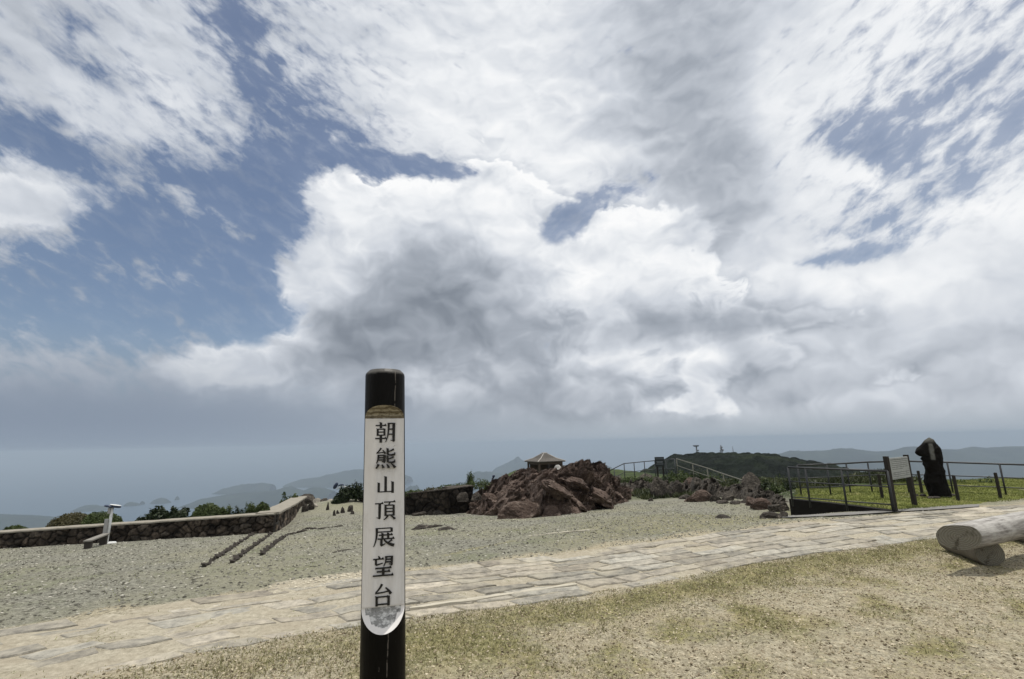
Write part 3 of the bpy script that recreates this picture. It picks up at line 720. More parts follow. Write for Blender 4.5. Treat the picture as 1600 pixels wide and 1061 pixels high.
island(454, 640, 757, [(454, 754), (470, 749), (500, 745), (530, 738), (560, 734), (600, 733), (640, 745)], .3)
island(464, 474, 760, hump(464, 474, 760, 756, sd=8)); island(628, 662, 775, hump(628, 662, 775, 757, sd=9))
island(560, 650, 782, [(560, 782), (590, 768), (610, 764), (632, 768), (650, 780)], .3)
island(722, 850, 764, [(722, 760), (732, 744), (745, 738), (765, 737), (790, 742), (850, 757)], .35)
island(762, 850, 748, [(762, 744), (775, 731), (795, 723), (810, 714), (822, 722), (850, 730)], .4)
island(925, 975, 750, [(925, 748), (942, 731), (950, 728), (960, 733), (975, 745)], .4)
island(-60, 92, 826, [(-60, 804), (0, 806), (30, 808), (60, 812), (92, 822)], .5, 'headland', 'hazy headland below the summit, far left')
M9 = [(1170, 722), (1225, 712), (1260, 706), (1300, 704), (1340, 702), (1380, 705), (1420, 704), (1480, 702), (1540, 701), (1600, 698), (1700, 699), (1800, 708)]
island(1170, 1800, 768, M9, .16, 'mountain', 'long blue mountain range on the right horizon', dist=11500)
island(1440, 1780, 782, [(1440, 770), (1500, 757), (1530, 750), (1560, 748), (1600, 753), (1650, 756), (1700, 752), (1780, 764)], .25, 'foothill', 'dark blue foothill in the valley on the right', dist=4200)
island(1150, 1480, 780, [(1150, 745), (1250, 733), (1330, 735), (1400, 741), (1480, 756)], .25, 'foothill', 'hazy foothill behind the railing', dist=3200)

# --- the wooded hill beyond the summit
HC = [(930, 768), (955, 757), (975, 748), (990, 741), (1005, 734), (1025, 722), (1040, 714), (1052, 708.5), (1075, 707.5), (1105, 705.5), (1150, 706), (1180, 706), (1215, 709), (1259, 717), (1298, 724), (1337, 733), (1377, 740), (1427, 749), (1480, 758), (1560, 768), (1700, 780)]
hp = [(math.atan2(ray(a, b)[0], ray(a, b)[1]), ray(a, b)[2] / math.hypot(ray(a, b)[0], ray(a, b)[1])) for a, b in HC]
haz = np.array([h[0] for h in hp]); hte = np.array([h[1] for h in hp])
HR = 330.0
ang = np.linspace(haz[0] - .12, haz[-1] + .2, 620); rr_ = np.concatenate([np.linspace(60, 300, 90), np.linspace(303, 372, 60), np.linspace(376, 800, 40)])
AA, RR = np.meshgrid(ang, rr_)
cr = np.interp(AA, haz, hte) * HR + CAM_H - 1.2
cr = cr - 160 * np.clip(haz[0] - AA, 0, 1) - 60 * np.clip(AA - haz[-1], 0, 1)
base = -RR * .62 + 20
lift = np.where(RR < HR, sst(30, HR, RR) ** 1.25, np.clip(1 - ((RR - HR) / 420) ** 1.5, 0, 1))
HZ = np.where(RR < HR, cr * lift + (1 - lift) * (-46), cr - (RR - HR) * .30)
hx = RR * np.sin(AA); hy = RR * np.cos(AA)
f1, f2, cid = cells(hx / 4.2, hy / 4.2, 3); f1b, _, cidb = cells(hx / 9, hy / 9, 9)
crown = (1 - np.clip(f1, 0, 1) ** 2) * 1.9 + (1 - np.clip(f1b, 0, 1) ** 2) * 1.3 + ((cid >> 7) & 15) / 15 * .9
HZ = HZ + (crown - 2.6) + fbm(hx / 45, hy / 45, 2, 3) * 5 * sst(0, 60, np.abs(RR - HR)) * sst(60, 150, RR)
hx = hx + fbm(hx / 2.5, hy / 2.5, 1, 2) * .7; hy = hy + fbm(hx / 2.5, hy / 2.5, 7, 2) * .7
hc = np.clip(.35 + .4 * ((cid >> 12) & 15) / 15 + .6 * fbm(hx / 30, hy / 30, 8, 3), 0, 1)
ix = np.arange(AA.size).reshape(AA.shape)
M_HILL, q = new_mat('hill_woodland')
_t = q.n('ShaderNodeAttribute', attribute_name='tint').outputs['Fac']; _P0 = q.n('ShaderNodeNewGeometry').outputs['Position']; _nn = q.noise(_P0, .9, 5, .7)
_c = q.ramp(q.m('ADD', _t, q.m('MULTIPLY', q.m('SUBTRACT', _nn, .5), .8)), [(0, (.0012, .0024, .001)), (.55, (.0035, .007, .002)), (1, (.014, .020, .006))])
finish(q, _c, .95, q.n('ShaderNodeBump', {'Strength': 1.0, 'Distance': 1.2, 'Height': _nn}).outputs[0], .1)
structure(mesh_obj('hill', np.stack([hx.ravel(), hy.ravel(), HZ.ravel()], 1), np.stack([ix[:-1, :-1].ravel(), ix[:-1, 1:].ravel(), ix[1:, 1:].ravel(), ix[1:, :-1].ravel()], 1), M_HILL, smooth=False, cols=np.stack([hc.ravel()] * 3, 1)), 'dark wooded hill behind the summit')

# --- air
mt, q = new_mat('haze_air')
_v = q.n('ShaderNodeVolumePrincipled', {'Color': (.44, .515, .60, 1), 'Density': 1.5e-4, 'Anisotropy': .0})
q.n('ShaderNodeOutputMaterial', {'Volume': _v.outputs[0]})
hz_ = MB(); hz_.box((0, 0, (26 - 512) / 2), (124000, 124000, 26 + 512))
tag(hz_.build('haze', mt), 'pale blue haze of humid air over the bay', 'haze', kind='stuff')

# ================================================================== things
def GF(px, py):
    """where the view meets the full terrain, flanks included"""
    v = ray(px, py); o = np.array([0, 0, CAM_H]); ts = np.geomspace(1, 400, 900)
    P_ = o[None] + v[None] * ts[:, None]; h = full_z(P_[:, 0], P_[:, 1]); k = np.argmax(P_[:, 2] < h)
    if k == 0: k = 899
    lo, hi = ts[k - 1], ts[k]
    tt = np.linspace(lo, hi, 30); P_ = o[None] + v[None] * tt[:, None]; h = full_z(P_[:, 0], P_[:, 1]); k = int(np.argmax(P_[:, 2] < h))
    return np.array([P_[k, 0], P_[k, 1], h[k]])
def proj(p):
    r = np.asarray(p, float) - np.array([0, 0, CAM_H]); d = r @ _F
    return 800 + FOC * (r @ _R) / d, 530.5 - FOC * (r @ _U) / d
def vert(b, py):
    """height z over the ground point b at which it is seen at photograph row py"""
    lo, hi = b[2] - 5, b[2] + 60
    for _ in range(40):
        m_ = (lo + hi) / 2
        if proj((b[0], b[1], m_))[1] > py: lo = m_
        else: hi = m_
    return hi
def px2m(b): return depth(b) / FOC
def facing(b): return math.atan2(b[1], b[0]) - math.pi / 2          # rotation so that local -Y looks at the view point

# ---------------------------------------------------------------- name post
PY0 = 2.0
def onY(px, py, Y): v = ray(px, py); t = Y / v[1]; return np.array([v[0] * t, Y, CAM_H + v[2] * t])
Htop_ = float(onY(602, 583, PY0)[2])
M_BLACK = simple('black_lacquer', (.003, .0028, .0025), .42, .14, var=.4, scale=12, bump=.002, bscale=25, dirt=(.03, .027, .025), dirtamt=.3)
mt, q = new_mat('white_post_paint'); _o = q.n('ShaderNodeTexCoord').outputs['Object']
_n = q.noise(q.v('MULTIPLY', _o, (40, 40, 6)), 1, 5, .65); _n2 = q.noise(q.v('MULTIPLY', _o, (14, 14, 9)), 1, 6, .7); _n3 = q.noise(_o, 90, 3, .6)
_c = q.mix(q.rng(_n, .38, .66), (.61, .60, .60), (.51, .495, .485)); _c = q.mix(q.rng(_n2, .58, .72, 0, .55), _c, (.36, .33, .28)); _c = q.mix(q.rng(_n3, .70, .76, 0, .7), _c, (.12, .10, .08))
_sx = q.n('ShaderNodeSeparateXYZ', {0: _o}).outputs[0]
_c = q.mix(q.rng(q.m('ABSOLUTE', _sx), .062, .074, 0, .5), _c, (.66, .63, .60))
finish(q, _c, .62, q.n('ShaderNodeBump', {'Strength': .6, 'Distance': .004, 'Height': _n}).outputs[0], .35); M_PANEL = mt
mt, q = new_mat('bare_weathered_wood'); _o = q.n('ShaderNodeTexCoord').outputs['Object']
_w = q.n('ShaderNodeTexWave', {'Vector': q.v('MULTIPLY', _o, (1, 1, 1.2)), 'Scale': 16.0, 'Distortion': 5.0, 'Detail': 4.0, 'Detail Scale': 2.0}, wave_type='RINGS', rings_direction='Y').outputs[1]
_n = q.noise(_o, 45, 5, .7); _c = q.mix(q.rng(_w, .3, .7), (.30, .27, .21), (.15, .128, .092)); _c = q.mix(q.rng(_n, .50, .64, 0, .8), _c, (.07, .055, .035))
finish(q, _c, .85, q.n('ShaderNodeBump', {'Strength': .8, 'Distance': .003, 'Height': _w}).outputs[0], .2); M_BAREWOOD = mt
mt, q = new_mat('flaked_grey_paint'); _o = q.n('ShaderNodeTexCoord').outputs['Object']
_n = q.noise(q.v('MULTIPLY', _o, (30, 30, 60)), 1, 6, .72); _c = q.mix(q.rng(_n, .44, .54), (.52, .52, .51), (.22, .22, .215)); _c = q.mix(q.rng(q.noise(_o, 70, 4, .7), .56, .66, 0, .8), _c, (.10, .10, .10))
finish(q, _c, .8, q.n('ShaderNodeBump', {'Strength': .8, 'Distance': .003, 'Height': _n}).outputs[0], .2); M_FLAKE = mt
mt, q = new_mat('black_post_lacquer'); _o = q.n('ShaderNodeTexCoord').outputs['Object']; _sp = q.n('ShaderNodeSeparateXYZ', {0: _o})
_ln = q.noise(q.v('MULTIPLY', _o, (0, 0, 7)), 1, 3, .6); _dx = q.m('ABSOLUTE', q.m('ADD', _sp.outputs[0], q.m('MULTIPLY_ADD', _ln, .016, -.004)))
_crk = q.m('MULTIPLY', q.rng(_dx, .0008, .0024, 1, 0), q.rng(q.noise(q.v('MULTIPLY', _o, (0, 0, 22)), 1, 3, .6), .42, .52))
_fl = q.rng(q.noise(q.v('MULTIPLY', _o, (34, 34, 16)), 1, 6, .72), .66, .70)
_top = q.rng(q.m('ADD', _sp.outputs[2], q.m('MULTIPLY', q.noise(_o, 30, 4, .6), .02)), Htop_ - .002, Htop_ + .006)
_c = q.mix(q.noise(q.v('MULTIPLY', _o, (18, 18, 3)), 1, 5, .6), (.0020, .0018, .0016), (.0065, .0058, .0052)); _c = q.mix(q.m('MULTIPLY', _fl, .8), _c, (.075, .068, .06)); _c = q.mix(q.m('MULTIPLY', _top, .8), _c, (.10, .095, .088)); _c = q.mix(q.m('MULTIPLY', _crk, .75), _c, (.14, .125, .11))
finish(q, _c, .40, q.n('ShaderNodeBump', {'Strength': .7, 'Distance': .004, 'Height': q.noise(q.v('MULTIPLY', _o, (40, 40, 5)), 1, 5, .65)}).outputs[0], .07); M_BLACK = mt
M_WHITERIM = simple('white_paint_edge', (.62, .60, .585), .6, .3, var=.12, scale=20)
M_INK = simple('black_lettering', (.010, .009, .008), .55, .3, var=.3, scale=30)

pt, pb_ = onY(602, 583, PY0), onY(598, 1061, PY0)
lean = (pt - pb_) / (pt[2] - pb_[2])
base_p = pb_ - lean * pb_[2]
Htop = pt[2]
Rt = 60.0 / 2 / FOC * depth(pt) * .985; Rb = 71.0 / 2 / FOC * depth(pb_) * .985
def Rz(z): f = (z - pb_[2]) / (pt[2] - pb_[2]); return Rb + (Rt - Rb) * f
azf = math.atan2(-base_p[0], base_p[1])
post = thing('name_post', 'round black post with a white front carrying black characters, standing nearest the viewer', 'signpost', (base_p[0], base_p[1], 0), rz=azf)
# lean is given in world; express it in the rotated local frame
ca, sa_ = math.cos(-azf), math.sin(-azf); LX_, LY_ = lean[0] * ca - lean[1] * sa_, lean[0] * sa_ + lean[1] * ca
def zrow(py):                                   # local height at which the front of the post is seen on row py
    lo, hi = -.2, 2.4
    for _ in range(40):
        m_ = (lo + hi) / 2; p = base_p + lean * m_; p = p + np.array([math.sin(azf), -math.cos(azf), 0]) * Rz(m_) * .3
        if proj((p[0], p[1], m_))[1] > py: lo = m_
        else: hi = m_
    return hi
zA, zB, zC, zD = zrow(634.5), zrow(654), zrow(948), zrow(983)      # arch top, panel top, panel bottom, arch bottom
CH = .955
def chord(z):
    if z >= zA or z <= zD: return 0.0
    if z > zB: h = (z - zB) / (zA - zB); return CH * math.sqrt(max(0, 1 - h ** 2.6)) ** .9
    if z < zC: h = (zC - z) / (zC - zD); return CH * math.sqrt(max(0, 1 - h ** 2.0))
    return CH
zs = list(np.linspace(-.35, zD, 26)) + list(zD + (zC - zD) * np.linspace(0, 1, 26)[1:] ** 1.5) + list(np.linspace(zC, zB, 60)[1:]) + list(zB + (zA - zB) * (1 - (1 - np.linspace(0, 1, 26)[1:]) ** 1.5)) + list(np.linspace(zA, Htop - .015, 14)[1:])
NA, NF = 56, 12
vs, fs, fm = [], [], []
prof = [(z, 1.0) for z in zs] + [(Htop - .006, .985), (Htop, .93), (Htop + .010, .80)]
for z, rs_ in prof:
    R_z = Rz(z) * rs_; ch = chord(z); a0 = math.asin(min(.9999, ch)) if ch > 0 else 0.0
    cx, cy = LX_ * z, LY_ * z
    for k in range(NA + 1):                     # the round back, from the right edge of the flat to the left edge
        a = a0 + (2 * math.pi - 2 * a0) * k / NA; wob = 1 + .012 * float(pnoise(math.cos(a) * 1.5, math.sin(a) * 1.5, z * 2.0))
        vs.append((cx + R_z * math.sin(a) * wob, cy - R_z * math.cos(a) * wob, z))
    e0, e1 = vs[-1], vs[-1 - NA]
    for k in range(1, NF):                      # the flat front
        f = k / NF; vs.append((e0[0] * (1 - f) + e1[0] * f, e0[1] * (1 - f) + e1[1] * f, z))
nr = NA + NF
for i in range(len(prof) - 1):
    zm = (prof[i][0] + prof[i + 1][0]) / 2
    for k in range(nr):
        fs.append((i * nr + k, i * nr + (k + 1) % nr, (i + 1) * nr + (k + 1) % nr, (i + 1) * nr + k))
        flat = k >= NA
        mi = 0
        if flat and zB < zm < zA: mi = 1
        elif flat and zD < zm < zC:
            h = (zC - zm) / (zC - zD); fpos = abs((k - NA + .5) / NF * 2 - 1)
            mi = 3 if (fpos * chord(zm) / CH) ** 2 + h ** 2 > .60 else 2
        elif flat and zC <= zm <= zB: mi = 3
        fm.append(mi)
fs.append(tuple((len(prof) - 1) * nr + k for k in range(nr))); fm.append(0)
body = mesh_obj('post_body', vs, fs, [M_BLACK, M_BAREWOOD, M_FLAKE, M_WHITERIM], post, True, fmat=fm)
body.data.shade_smooth() if hasattr(body.data, 'shade_smooth') else None
try: body.data.set_sharp_from_angle(angle=rad(32))
except Exception: pass
# white board on the flat
def front(u, z, off):                           # u in -1..1 across the flat, off = metres proud
    R_z = Rz(z); c = math.sqrt(1 - CH * CH) * R_z
    return (LX_ * z + u * CH * R_z, LY_ * z - c - off, z)
vs, fs = [], []
NZ, NU = 60, 8
for i in range(NZ + 1):
    z = zC + .004 + (zB - zC - .006) * i / NZ
    for k in range(NU + 1): vs.append(front((k / NU * 2 - 1) * .985, z, .004))
n0 = len(vs)
for i in range(NZ + 1):
    z = zC + .004 + (zB - zC - .006) * i / NZ
    for k in range(NU + 1): vs.append(front((k / NU * 2 - 1) * .985, z, .0005))
for i in range(NZ):
    for k in range(NU): a = i * (NU + 1) + k; fs.append((a, a + 1, a + NU + 2, a + NU + 1))
    a = i * (NU + 1); fs.append((a, a + NU + 1, n0 + a + NU + 1, n0 + a)); a += NU; fs.append((a, n0 + a, n0 + a + NU + 1, a + NU + 1))
for k in range(NU): fs.append((k, n0 + k, n0 + k + 1, k + 1)); a = NZ * (NU + 1) + k; fs.append((a, a + 1, n0 + a + 1, n0 + a))
mesh_obj('white_panel', vs, fs, M_PANEL, post)
# --- lettering: each character from brush strokes on a 100 x 100 square (y down)
def S_H(x0, y0, x1, y1, w=6.4):                  # level stroke, thin, with the triangular stop at its right end
    t = [(x0, y0 - w / 2), (x1 - 11, y1 - w / 2), (x1 - 5, y1 - w / 2 - 6.5), (x1 + 1, y1 + w / 2 - .5), (x1 - 2, y1 + w / 2), (x0, y0 + w / 2)]; return [t]
def S_h(x0, y0, x1, y1, w=5.8): return [[(x0, y0 - w / 2), (x1, y1 - w / 2), (x1, y1 + w / 2), (x0, y0 + w / 2)]]
def S_V(x, y0, y1, w=11.0):
    w *= 1.18; return [[(x - w / 2 - 2, y0 - 1.5), (x + w / 2, y0 + 2.5), (x + w / 2, y1), (x - w / 2, y1), (x - w / 2, y0 + 3)]]
def S_VH(x, y0, y1, w=11.0):
    w *= 1.18; return [[(x - w / 2, y0), (x + w / 2 + 2, y0 + 1), (x + w / 2, y1 - 4), (x + w / 2 - 4, y1 + 3), (x - w / 2 - 9, y1 - 6), (x - w / 2 - 8, y1 - 8.5), (x - w / 2, y1 - 6)]]
def curve(pts, n=9):
    P_ = [Vector((a, b)) for a, b in pts]
    if len(P_) == 2: return [P_[0].lerp(P_[1], i / n) for i in range(n + 1)]
    return [((1 - t) ** 2) * P_[0] + 2 * t * (1 - t) * P_[1] + t * t * P_[2] for t in [i / n for i in range(n + 1)]]
def S_S(pts, w0, w1):                            # sweep or dot: width runs from w0 to w1 along a curve
    c = curve(pts); L = []; Rr = []; w0 *= 1.15; w1 *= 1.15
    for i, p in enumerate(c):
        t = (c[min(i + 1, len(c) - 1)] - c[max(i - 1, 0)]).normalized(); nn = Vector((-t.y, t.x)); w = (w0 + (w1 - w0) * i / (len(c) - 1)) / 2
        L.append(p + nn * w); Rr.append(p - nn * w)
    out = []
    for i in range(len(c) - 1): out.append([tuple(L[i]), tuple(L[i + 1]), tuple(Rr[i + 1]), tuple(Rr[i])])
    return out
CHARS = [
 # asa
 S_H(1, 17, 56, 17) + S_V(28, 1, 30) + S_V(12, 32, 67, 9) + S_h(12, 35, 46, 35) + S_V(46, 31, 67, 9) + S_h(12, 49, 46, 49) + S_h(12, 64, 46, 64) + S_H(0, 80, 57, 80) + S_V(28, 65, 100)
 + S_S([(67, 4), (69, 66), (52, 98)], 10, 3) + S_h(66, 7, 92, 7) + S_VH(92, 4, 95) + S_h(66, 35, 92, 35) + S_h(65, 60, 92, 60),
 # kuma
 S_S([(28, 0), (20, 14), (7, 23)], 9, 4) + S_h(5, 25, 42, 21, 5) + S_S([(35, 10), (44, 18), (48, 28)], 3, 9) + S_S([(15, 33), (15, 58), (6, 74)], 9, 4) + S_h(13, 35, 44, 35) + S_VH(44, 33, 71, 9) + S_h(14, 47, 44, 47) + S_h(14, 58, 44, 58)
 + S_V(60, 1, 32, 9) + S_S([(90, 6), (78, 14), (60, 18)], 8, 3) + S_S([(58, 31), (76, 37), (96, 31)], 5, 9) + S_S([(95, 22), (95, 28), (93, 33)], 3, 8) + S_V(60, 38, 68, 9) + S_S([(90, 43), (78, 51), (60, 54)], 8, 3) + S_S([(58, 67), (76, 73), (96, 67)], 5, 9) + S_S([(95, 57), (95, 63), (93, 69)], 3, 8)
 + S_S([(16, 78), (13, 89), (4, 98)], 11, 6) + S_S([(32, 80), (38, 87), (39, 97)], 4, 12) + S_S([(55, 79), (63, 87), (66, 97)], 4, 12) + S_S([(78, 77), (91, 86), (96, 97)], 4, 13),
 # yama
 S_V(50, 4, 90, 12) + S_V(13, 38, 92, 11) + S_h(10, 90, 88, 90, 6) + S_V(88, 34, 98, 12),
 # itadaki
 S_H(0, 15, 41, 15) + S_VH(22, 15, 94, 10) + S_H(43, 8, 100, 8) + S_S([(73, 8), (70, 18), (65, 24)], 8, 4) + S_V(51, 22, 80, 9) + S_h(51, 25, 91, 25) + S_V(91, 22, 80, 9) + S_h(51, 42, 91, 42) + S_h(51, 58, 91, 58) + S_h(51, 76, 91, 76)
 + S_S([(62, 80), (58, 90), (43, 99)], 9, 3) + S_S([(76, 80), (90, 88), (97, 98)], 4, 11),
 # ten
 S_h(15, 7, 86, 7) + S_V(86, 4, 27, 10) + S_h(15, 25, 86, 25) + S_S([(16, 4), (18, 68), (1, 98)], 11, 3) + S_H(26, 41, 92, 41) + S_V(43, 30, 60, 9) + S_V(70, 30, 60, 9) + S_H(20, 60, 100, 60) + S_V(38, 60, 93, 10) + S_S([(36, 94), (48, 90), (57, 83)], 7, 3)
 + S_S([(50, 62), (62, 84), (98, 95)], 5, 13) + S_S([(88, 66), (80, 74), (69, 78)], 8, 3),
 # bou
 S_S([(25, 0), (30, 5), (31, 12)], 4, 10) + S_H(0, 15, 53, 15) + S_V(14, 15, 42, 9) + S_S([(12, 43), (30, 41), (47, 35)], 7, 4) + S_S([(63, 2), (65, 32), (51, 51)], 9, 3) + S_h(62, 5, 91, 5) + S_VH(91, 2, 47, 9) + S_h(63, 18, 91, 18) + S_h(62, 31, 91, 31)
 + S_H(11, 59, 90, 59) + S_H(18, 76, 84, 76) + S_H(0, 95, 100, 95) + S_V(50, 58, 96),
 # dai
 S_S([(46, 0), (38, 20), (14, 38)], 11, 5) + S_S([(12, 41), (50, 40), (84, 33)], 6, 5) + S_S([(64, 17), (82, 30), (91, 47)], 4, 13) + S_V(20, 54, 100, 10) + S_h(20, 58, 80, 58) + S_V(80, 54, 100, 11) + S_h(20, 92, 80, 92, 6),
]
CPX = [(602, 675.5, 30, 32), (602.5, 716, 31, 32), (602.5, 757, 28, 28), (602, 797, 31, 30), (600, 838.5, 32, 31), (599, 884, 31, 32), (598, 929, 30, 34)]
for strokes, (cx, cy, cw, chh) in zip(CHARS, CPX):
    zt, zb = zrow(cy - chh / 2), zrow(cy + chh / 2); zm = (zt + zb) / 2
    wpx = 2 * CH * Rz(zm) / px2m(base_p + lean * zm - np.array([0, Rz(zm) * .3, 0]))      # width of the flat in pixels
    ctr = proj(base_p + lean * zm + np.array([math.sin(azf), -math.cos(azf), 0]) * Rz(zm) * .3)[0]
    u0 = (cx - ctr) / (wpx / 2); hu = cw / wpx
    mb = MB()
    for si, poly in enumerate(strokes):
        off = .0052 + .00012 * si; P_ = [(u0 + (a - 50) / 50 * hu, zt + (zb - zt) * b / 100) for a, b in poly]
        area = sum(P_[i][0] * P_[(i + 1) % len(P_)][1] - P_[(i + 1) % len(P_)][0] * P_[i][1] for i in range(len(P_)))
        if area < 0: P_ = P_[::-1]
        f_ = [front(u, z, off) for u, z in P_]; b_ = [front(u, z, .0038) for u, z in P_]; n_ = len(P_)
        mb.add(f_ + b_, [tuple(range(n_))] + [(i, n_ + i, n_ + (i + 1) % n_, (i + 1) % n_) for i in range(n_)])
    mb.build('character', M_INK, post)

# ---------------------------------------------------------------- log bench
mt, q = new_mat('silvered_log_wood'); _o = q.n('ShaderNodeTexCoord').outputs['Object']
_v = q.v('MULTIPLY', _o, (1.2, 14, 14)); _n = q.noise(_v, 1.6, 7, .66); _n2 = q.noise(q.v('MULTIPLY', _o, (3, 6, 6)), 1, 5, .6)
_c = q.mix(q.rng(_n, .36, .64), (.13, .12, .11), (.40, .385, .36)); _c = q.mix(q.rng(_n2, .48, .66, 0, .6), _c, (.48, .465, .435)); _c = q.mix(q.rng(_n, .62, .70, 0, .7), _c, (.06, .052, .045))
finish(q, _c, .82, q.n('ShaderNodeBump', {'Strength': .9, 'Distance': .015, 'Height': _n}).outputs[0], .2); M_LOG = mt
mt, q = new_mat('sawn_log_end'); _o = q.n('ShaderNodeTexCoord').outputs['Object']
_sp = q.n('ShaderNodeSeparateXYZ', {0: _o}); _n = q.noise(_o, 12, 5, .65)
_rr = q.v('LENGTH', q.v('MULTIPLY', _o, (0, 1, 1)), out=0)
_w = q.m('SINE', q.m('MULTIPLY', q.m('ADD', _rr, q.m('MULTIPLY', _n, .03)), 330.0))
_c = q.mix(q.rng(_w, -1, 1), (.135, .125, .098), (.175, .163, .130)); _c = q.mix(q.rng(_n, .55, .68, 0, .8), _c, (.05, .042, .03))
finish(q, _c, .9, q.n('ShaderNodeBump', {'Strength': .7, 'Distance': .004, 'Height': _w}).outputs[0], .15); M_LOGEND = mt
M_BARKLOG = simple('grey_brown_log', (.135, .12, .095), .9, .15, var=.5, scale=16, bump=.012, bscale=30)  # grey-brown log colour, darker than the seat log
def log_mesh(name, L, r0, r1, parent, loc, rz, mats, tilt0=0.0, tilt1=0.0, seed=0, flat=0.0, ry=0.0, yaw0=0.0):
    n, m_ = 40, 36; vs, fs, fm = [], [], []
    for i in range(n + 1):
        f = i / n
        for k in range(m_):
            a = 2 * math.pi * k / m_; r = r0 + (r1 - r0) * f
            r *= 1 + .05 * float(pnoise(math.cos(a) * 1.2, math.sin(a) * 1.2, f * 3 + seed)) + .012 * float(pnoise(math.cos(a) * 7, math.sin(a) * 7, f * 4 + seed))
            y, z = r * math.cos(a), r * math.sin(a)
            if flat and z > r0 * (1 - flat): z = r0 * (1 - flat) + (z - r0 * (1 - flat)) * .35
            x = L * f
            edge = max(0, 1 - i / 1.5) if i < 2 else (max(0, 1 - (n - i) / 1.5) if i > n - 2 else 0)
            y *= 1 - .05 * edge; z *= 1 - .05 * edge
            x += (tilt0 * (1 - f) * (-z) + tilt1 * f * z) + yaw0 * y * (1 - f)
            vs.append((x, y, z))
    for i in range(n):
        for k in range(m_): fs.append((i * m_ + k, i * m_ + (k + 1) % m_, (i + 1) * m_ + (k + 1) % m_, (i + 1) * m_ + k)); fm.append(0)
    for i0, rev in ((0, True), (n * m_, False)):
        c = len(vs); pts = np.array(vs[i0:i0 + m_]); cc = pts.mean(0); ring_prev = list(range(i0, i0 + m_))
        for s_ in (.66, .33):
            b0 = len(vs)
            for p in pts: q_ = cc + (p - cc) * s_; vs.append((q_[0] + .004 * float(pnoise(q_[1] * 20, q_[2] * 20, seed)), q_[1], q_[2]))
            for k in range(m_):
                f_ = (ring_prev[k], ring_prev[(k + 1) % m_], b0 + (k + 1) % m_, b0 + k); fs.append(f_[::-1] if not rev else f_); fm.append(1)
            ring_prev = list(range(b0, b0 + m_))
        vs.append(tuple(cc)); ci = len(vs) - 1
        for k in range(m_): f_ = (ring_prev[k], ring_prev[(k + 1) % m_], ci); fs.append(f_[::-1] if not rev else f_); fm.append(1)
    o = mesh_obj(name, vs, fs, mats, parent, True, fmat=fm)
    bmt = bmesh.new(); bmt.from_mesh(o.data); bmesh.ops.recalc_face_normals(bmt, faces=bmt.faces); bmt.to_mesh(o.data); bmt.free()
    try: o.data.set_sharp_from_angle(angle=rad(40))
    except Exception: pass
    o.location = loc; o.rotation_euler = (0, ry, rz); return o
RS = .155; RL = .160
A_ = onz(1505, 837, 2 * RL * .93 + RS * .86 - .02); B_ = onz(1600, 818, 2 * RL * .93 + RS * .86 - .02)
dv = (B_ - A_)[:2]; rzl = math.atan2(dv[1], dv[0])
bench = thing('log_bench', 'weathered grey log lying on a short cross log as a bench at the right edge', 'bench', (A_[0], A_[1], 0))
zc = A_[2]
sea_t = log_mesh('seat_log', 2.5, RS, RS * 1.06, bench, (-.10 * math.cos(rzl), -.10 * math.sin(rzl), zc), rzl, [M_LOG, M_LOGEND], tilt0=-.1, seed=2, flat=.25, yaw0=-1.15)
e_near = onz(1546, 864, RL * .93)                # near end of the cross log
e_far = onz(1484, 843, RL * .93)
dc = (e_far - e_near)[:2]; rzc = math.atan2(dc[1], dc[0]); Lc = min(1.2, float(np.hypot(*dc)))
log_mesh('cross_log', Lc, RL, RL * .96, bench, (e_near[0] - A_[0], e_near[1] - A_[1], RL * .93), rzc, [M_BARKLOG, M_LOGEND], seed=9)
off2 = 1.75; log_mesh('cross_log', Lc, RL, RL * .96, bench, (e_near[0] - A_[0] + off2 * math.cos(rzl), e_near[1] - A_[1] + off2 * math.sin(rzl), RL * .93), rzc, [M_BARKLOG, M_LOGEND], seed=12)

# ---------------------------------------------------------------- standing stone
PO = [(800, 30, 1), (760, 75), (735, 105), (700, 160), (665, 205), (655, 240), (680, 270), (710, 293), (742, 297), (728, 325), (745, 350), (760, 370), (758, 410), (775, 440), (780, 500), (772, 560), (780, 650), (800, 740), (825, 800), (840, 850)]
QO = [(815, 28), (860, 60), (900, 120), (945, 180), (960, 250), (975, 330), (990, 420), (1010, 500), (1025, 600), (1050, 680), (1080, 780), (1095, 850)]
sb = onz(1360 + 965 / 8.843, 680 + 842 / 8.843, .06); sc_ = px2m(sb) / 8.843
H_ = vert(sb, 680 + 28 / 8.843) - sb[2]; ysc = H_ / (842 - 28)
statue = thing('standing_stone', 'tall dark standing stone with an overhanging hooded top, on the lawn beside the railing', 'standing stone', sb, rz=facing(sb))
lxs = [(a[0] - 965) * sc_ for a in PO]; lzs = [(842 - a[1]) * ysc for a in PO]; rxs = [(a[0] - 965) * sc_ for a in QO]; rzs = [(842 - a[1]) * ysc for a in QO]
lean_px = (proj((sb[0], sb[1], sb[2] + H_))[0] - proj(sb)[0]) * px2m(sb)       # what a plumb line leans in the view
vs, fs, cc_ = [], [], []; NZ, NK = 150, 110
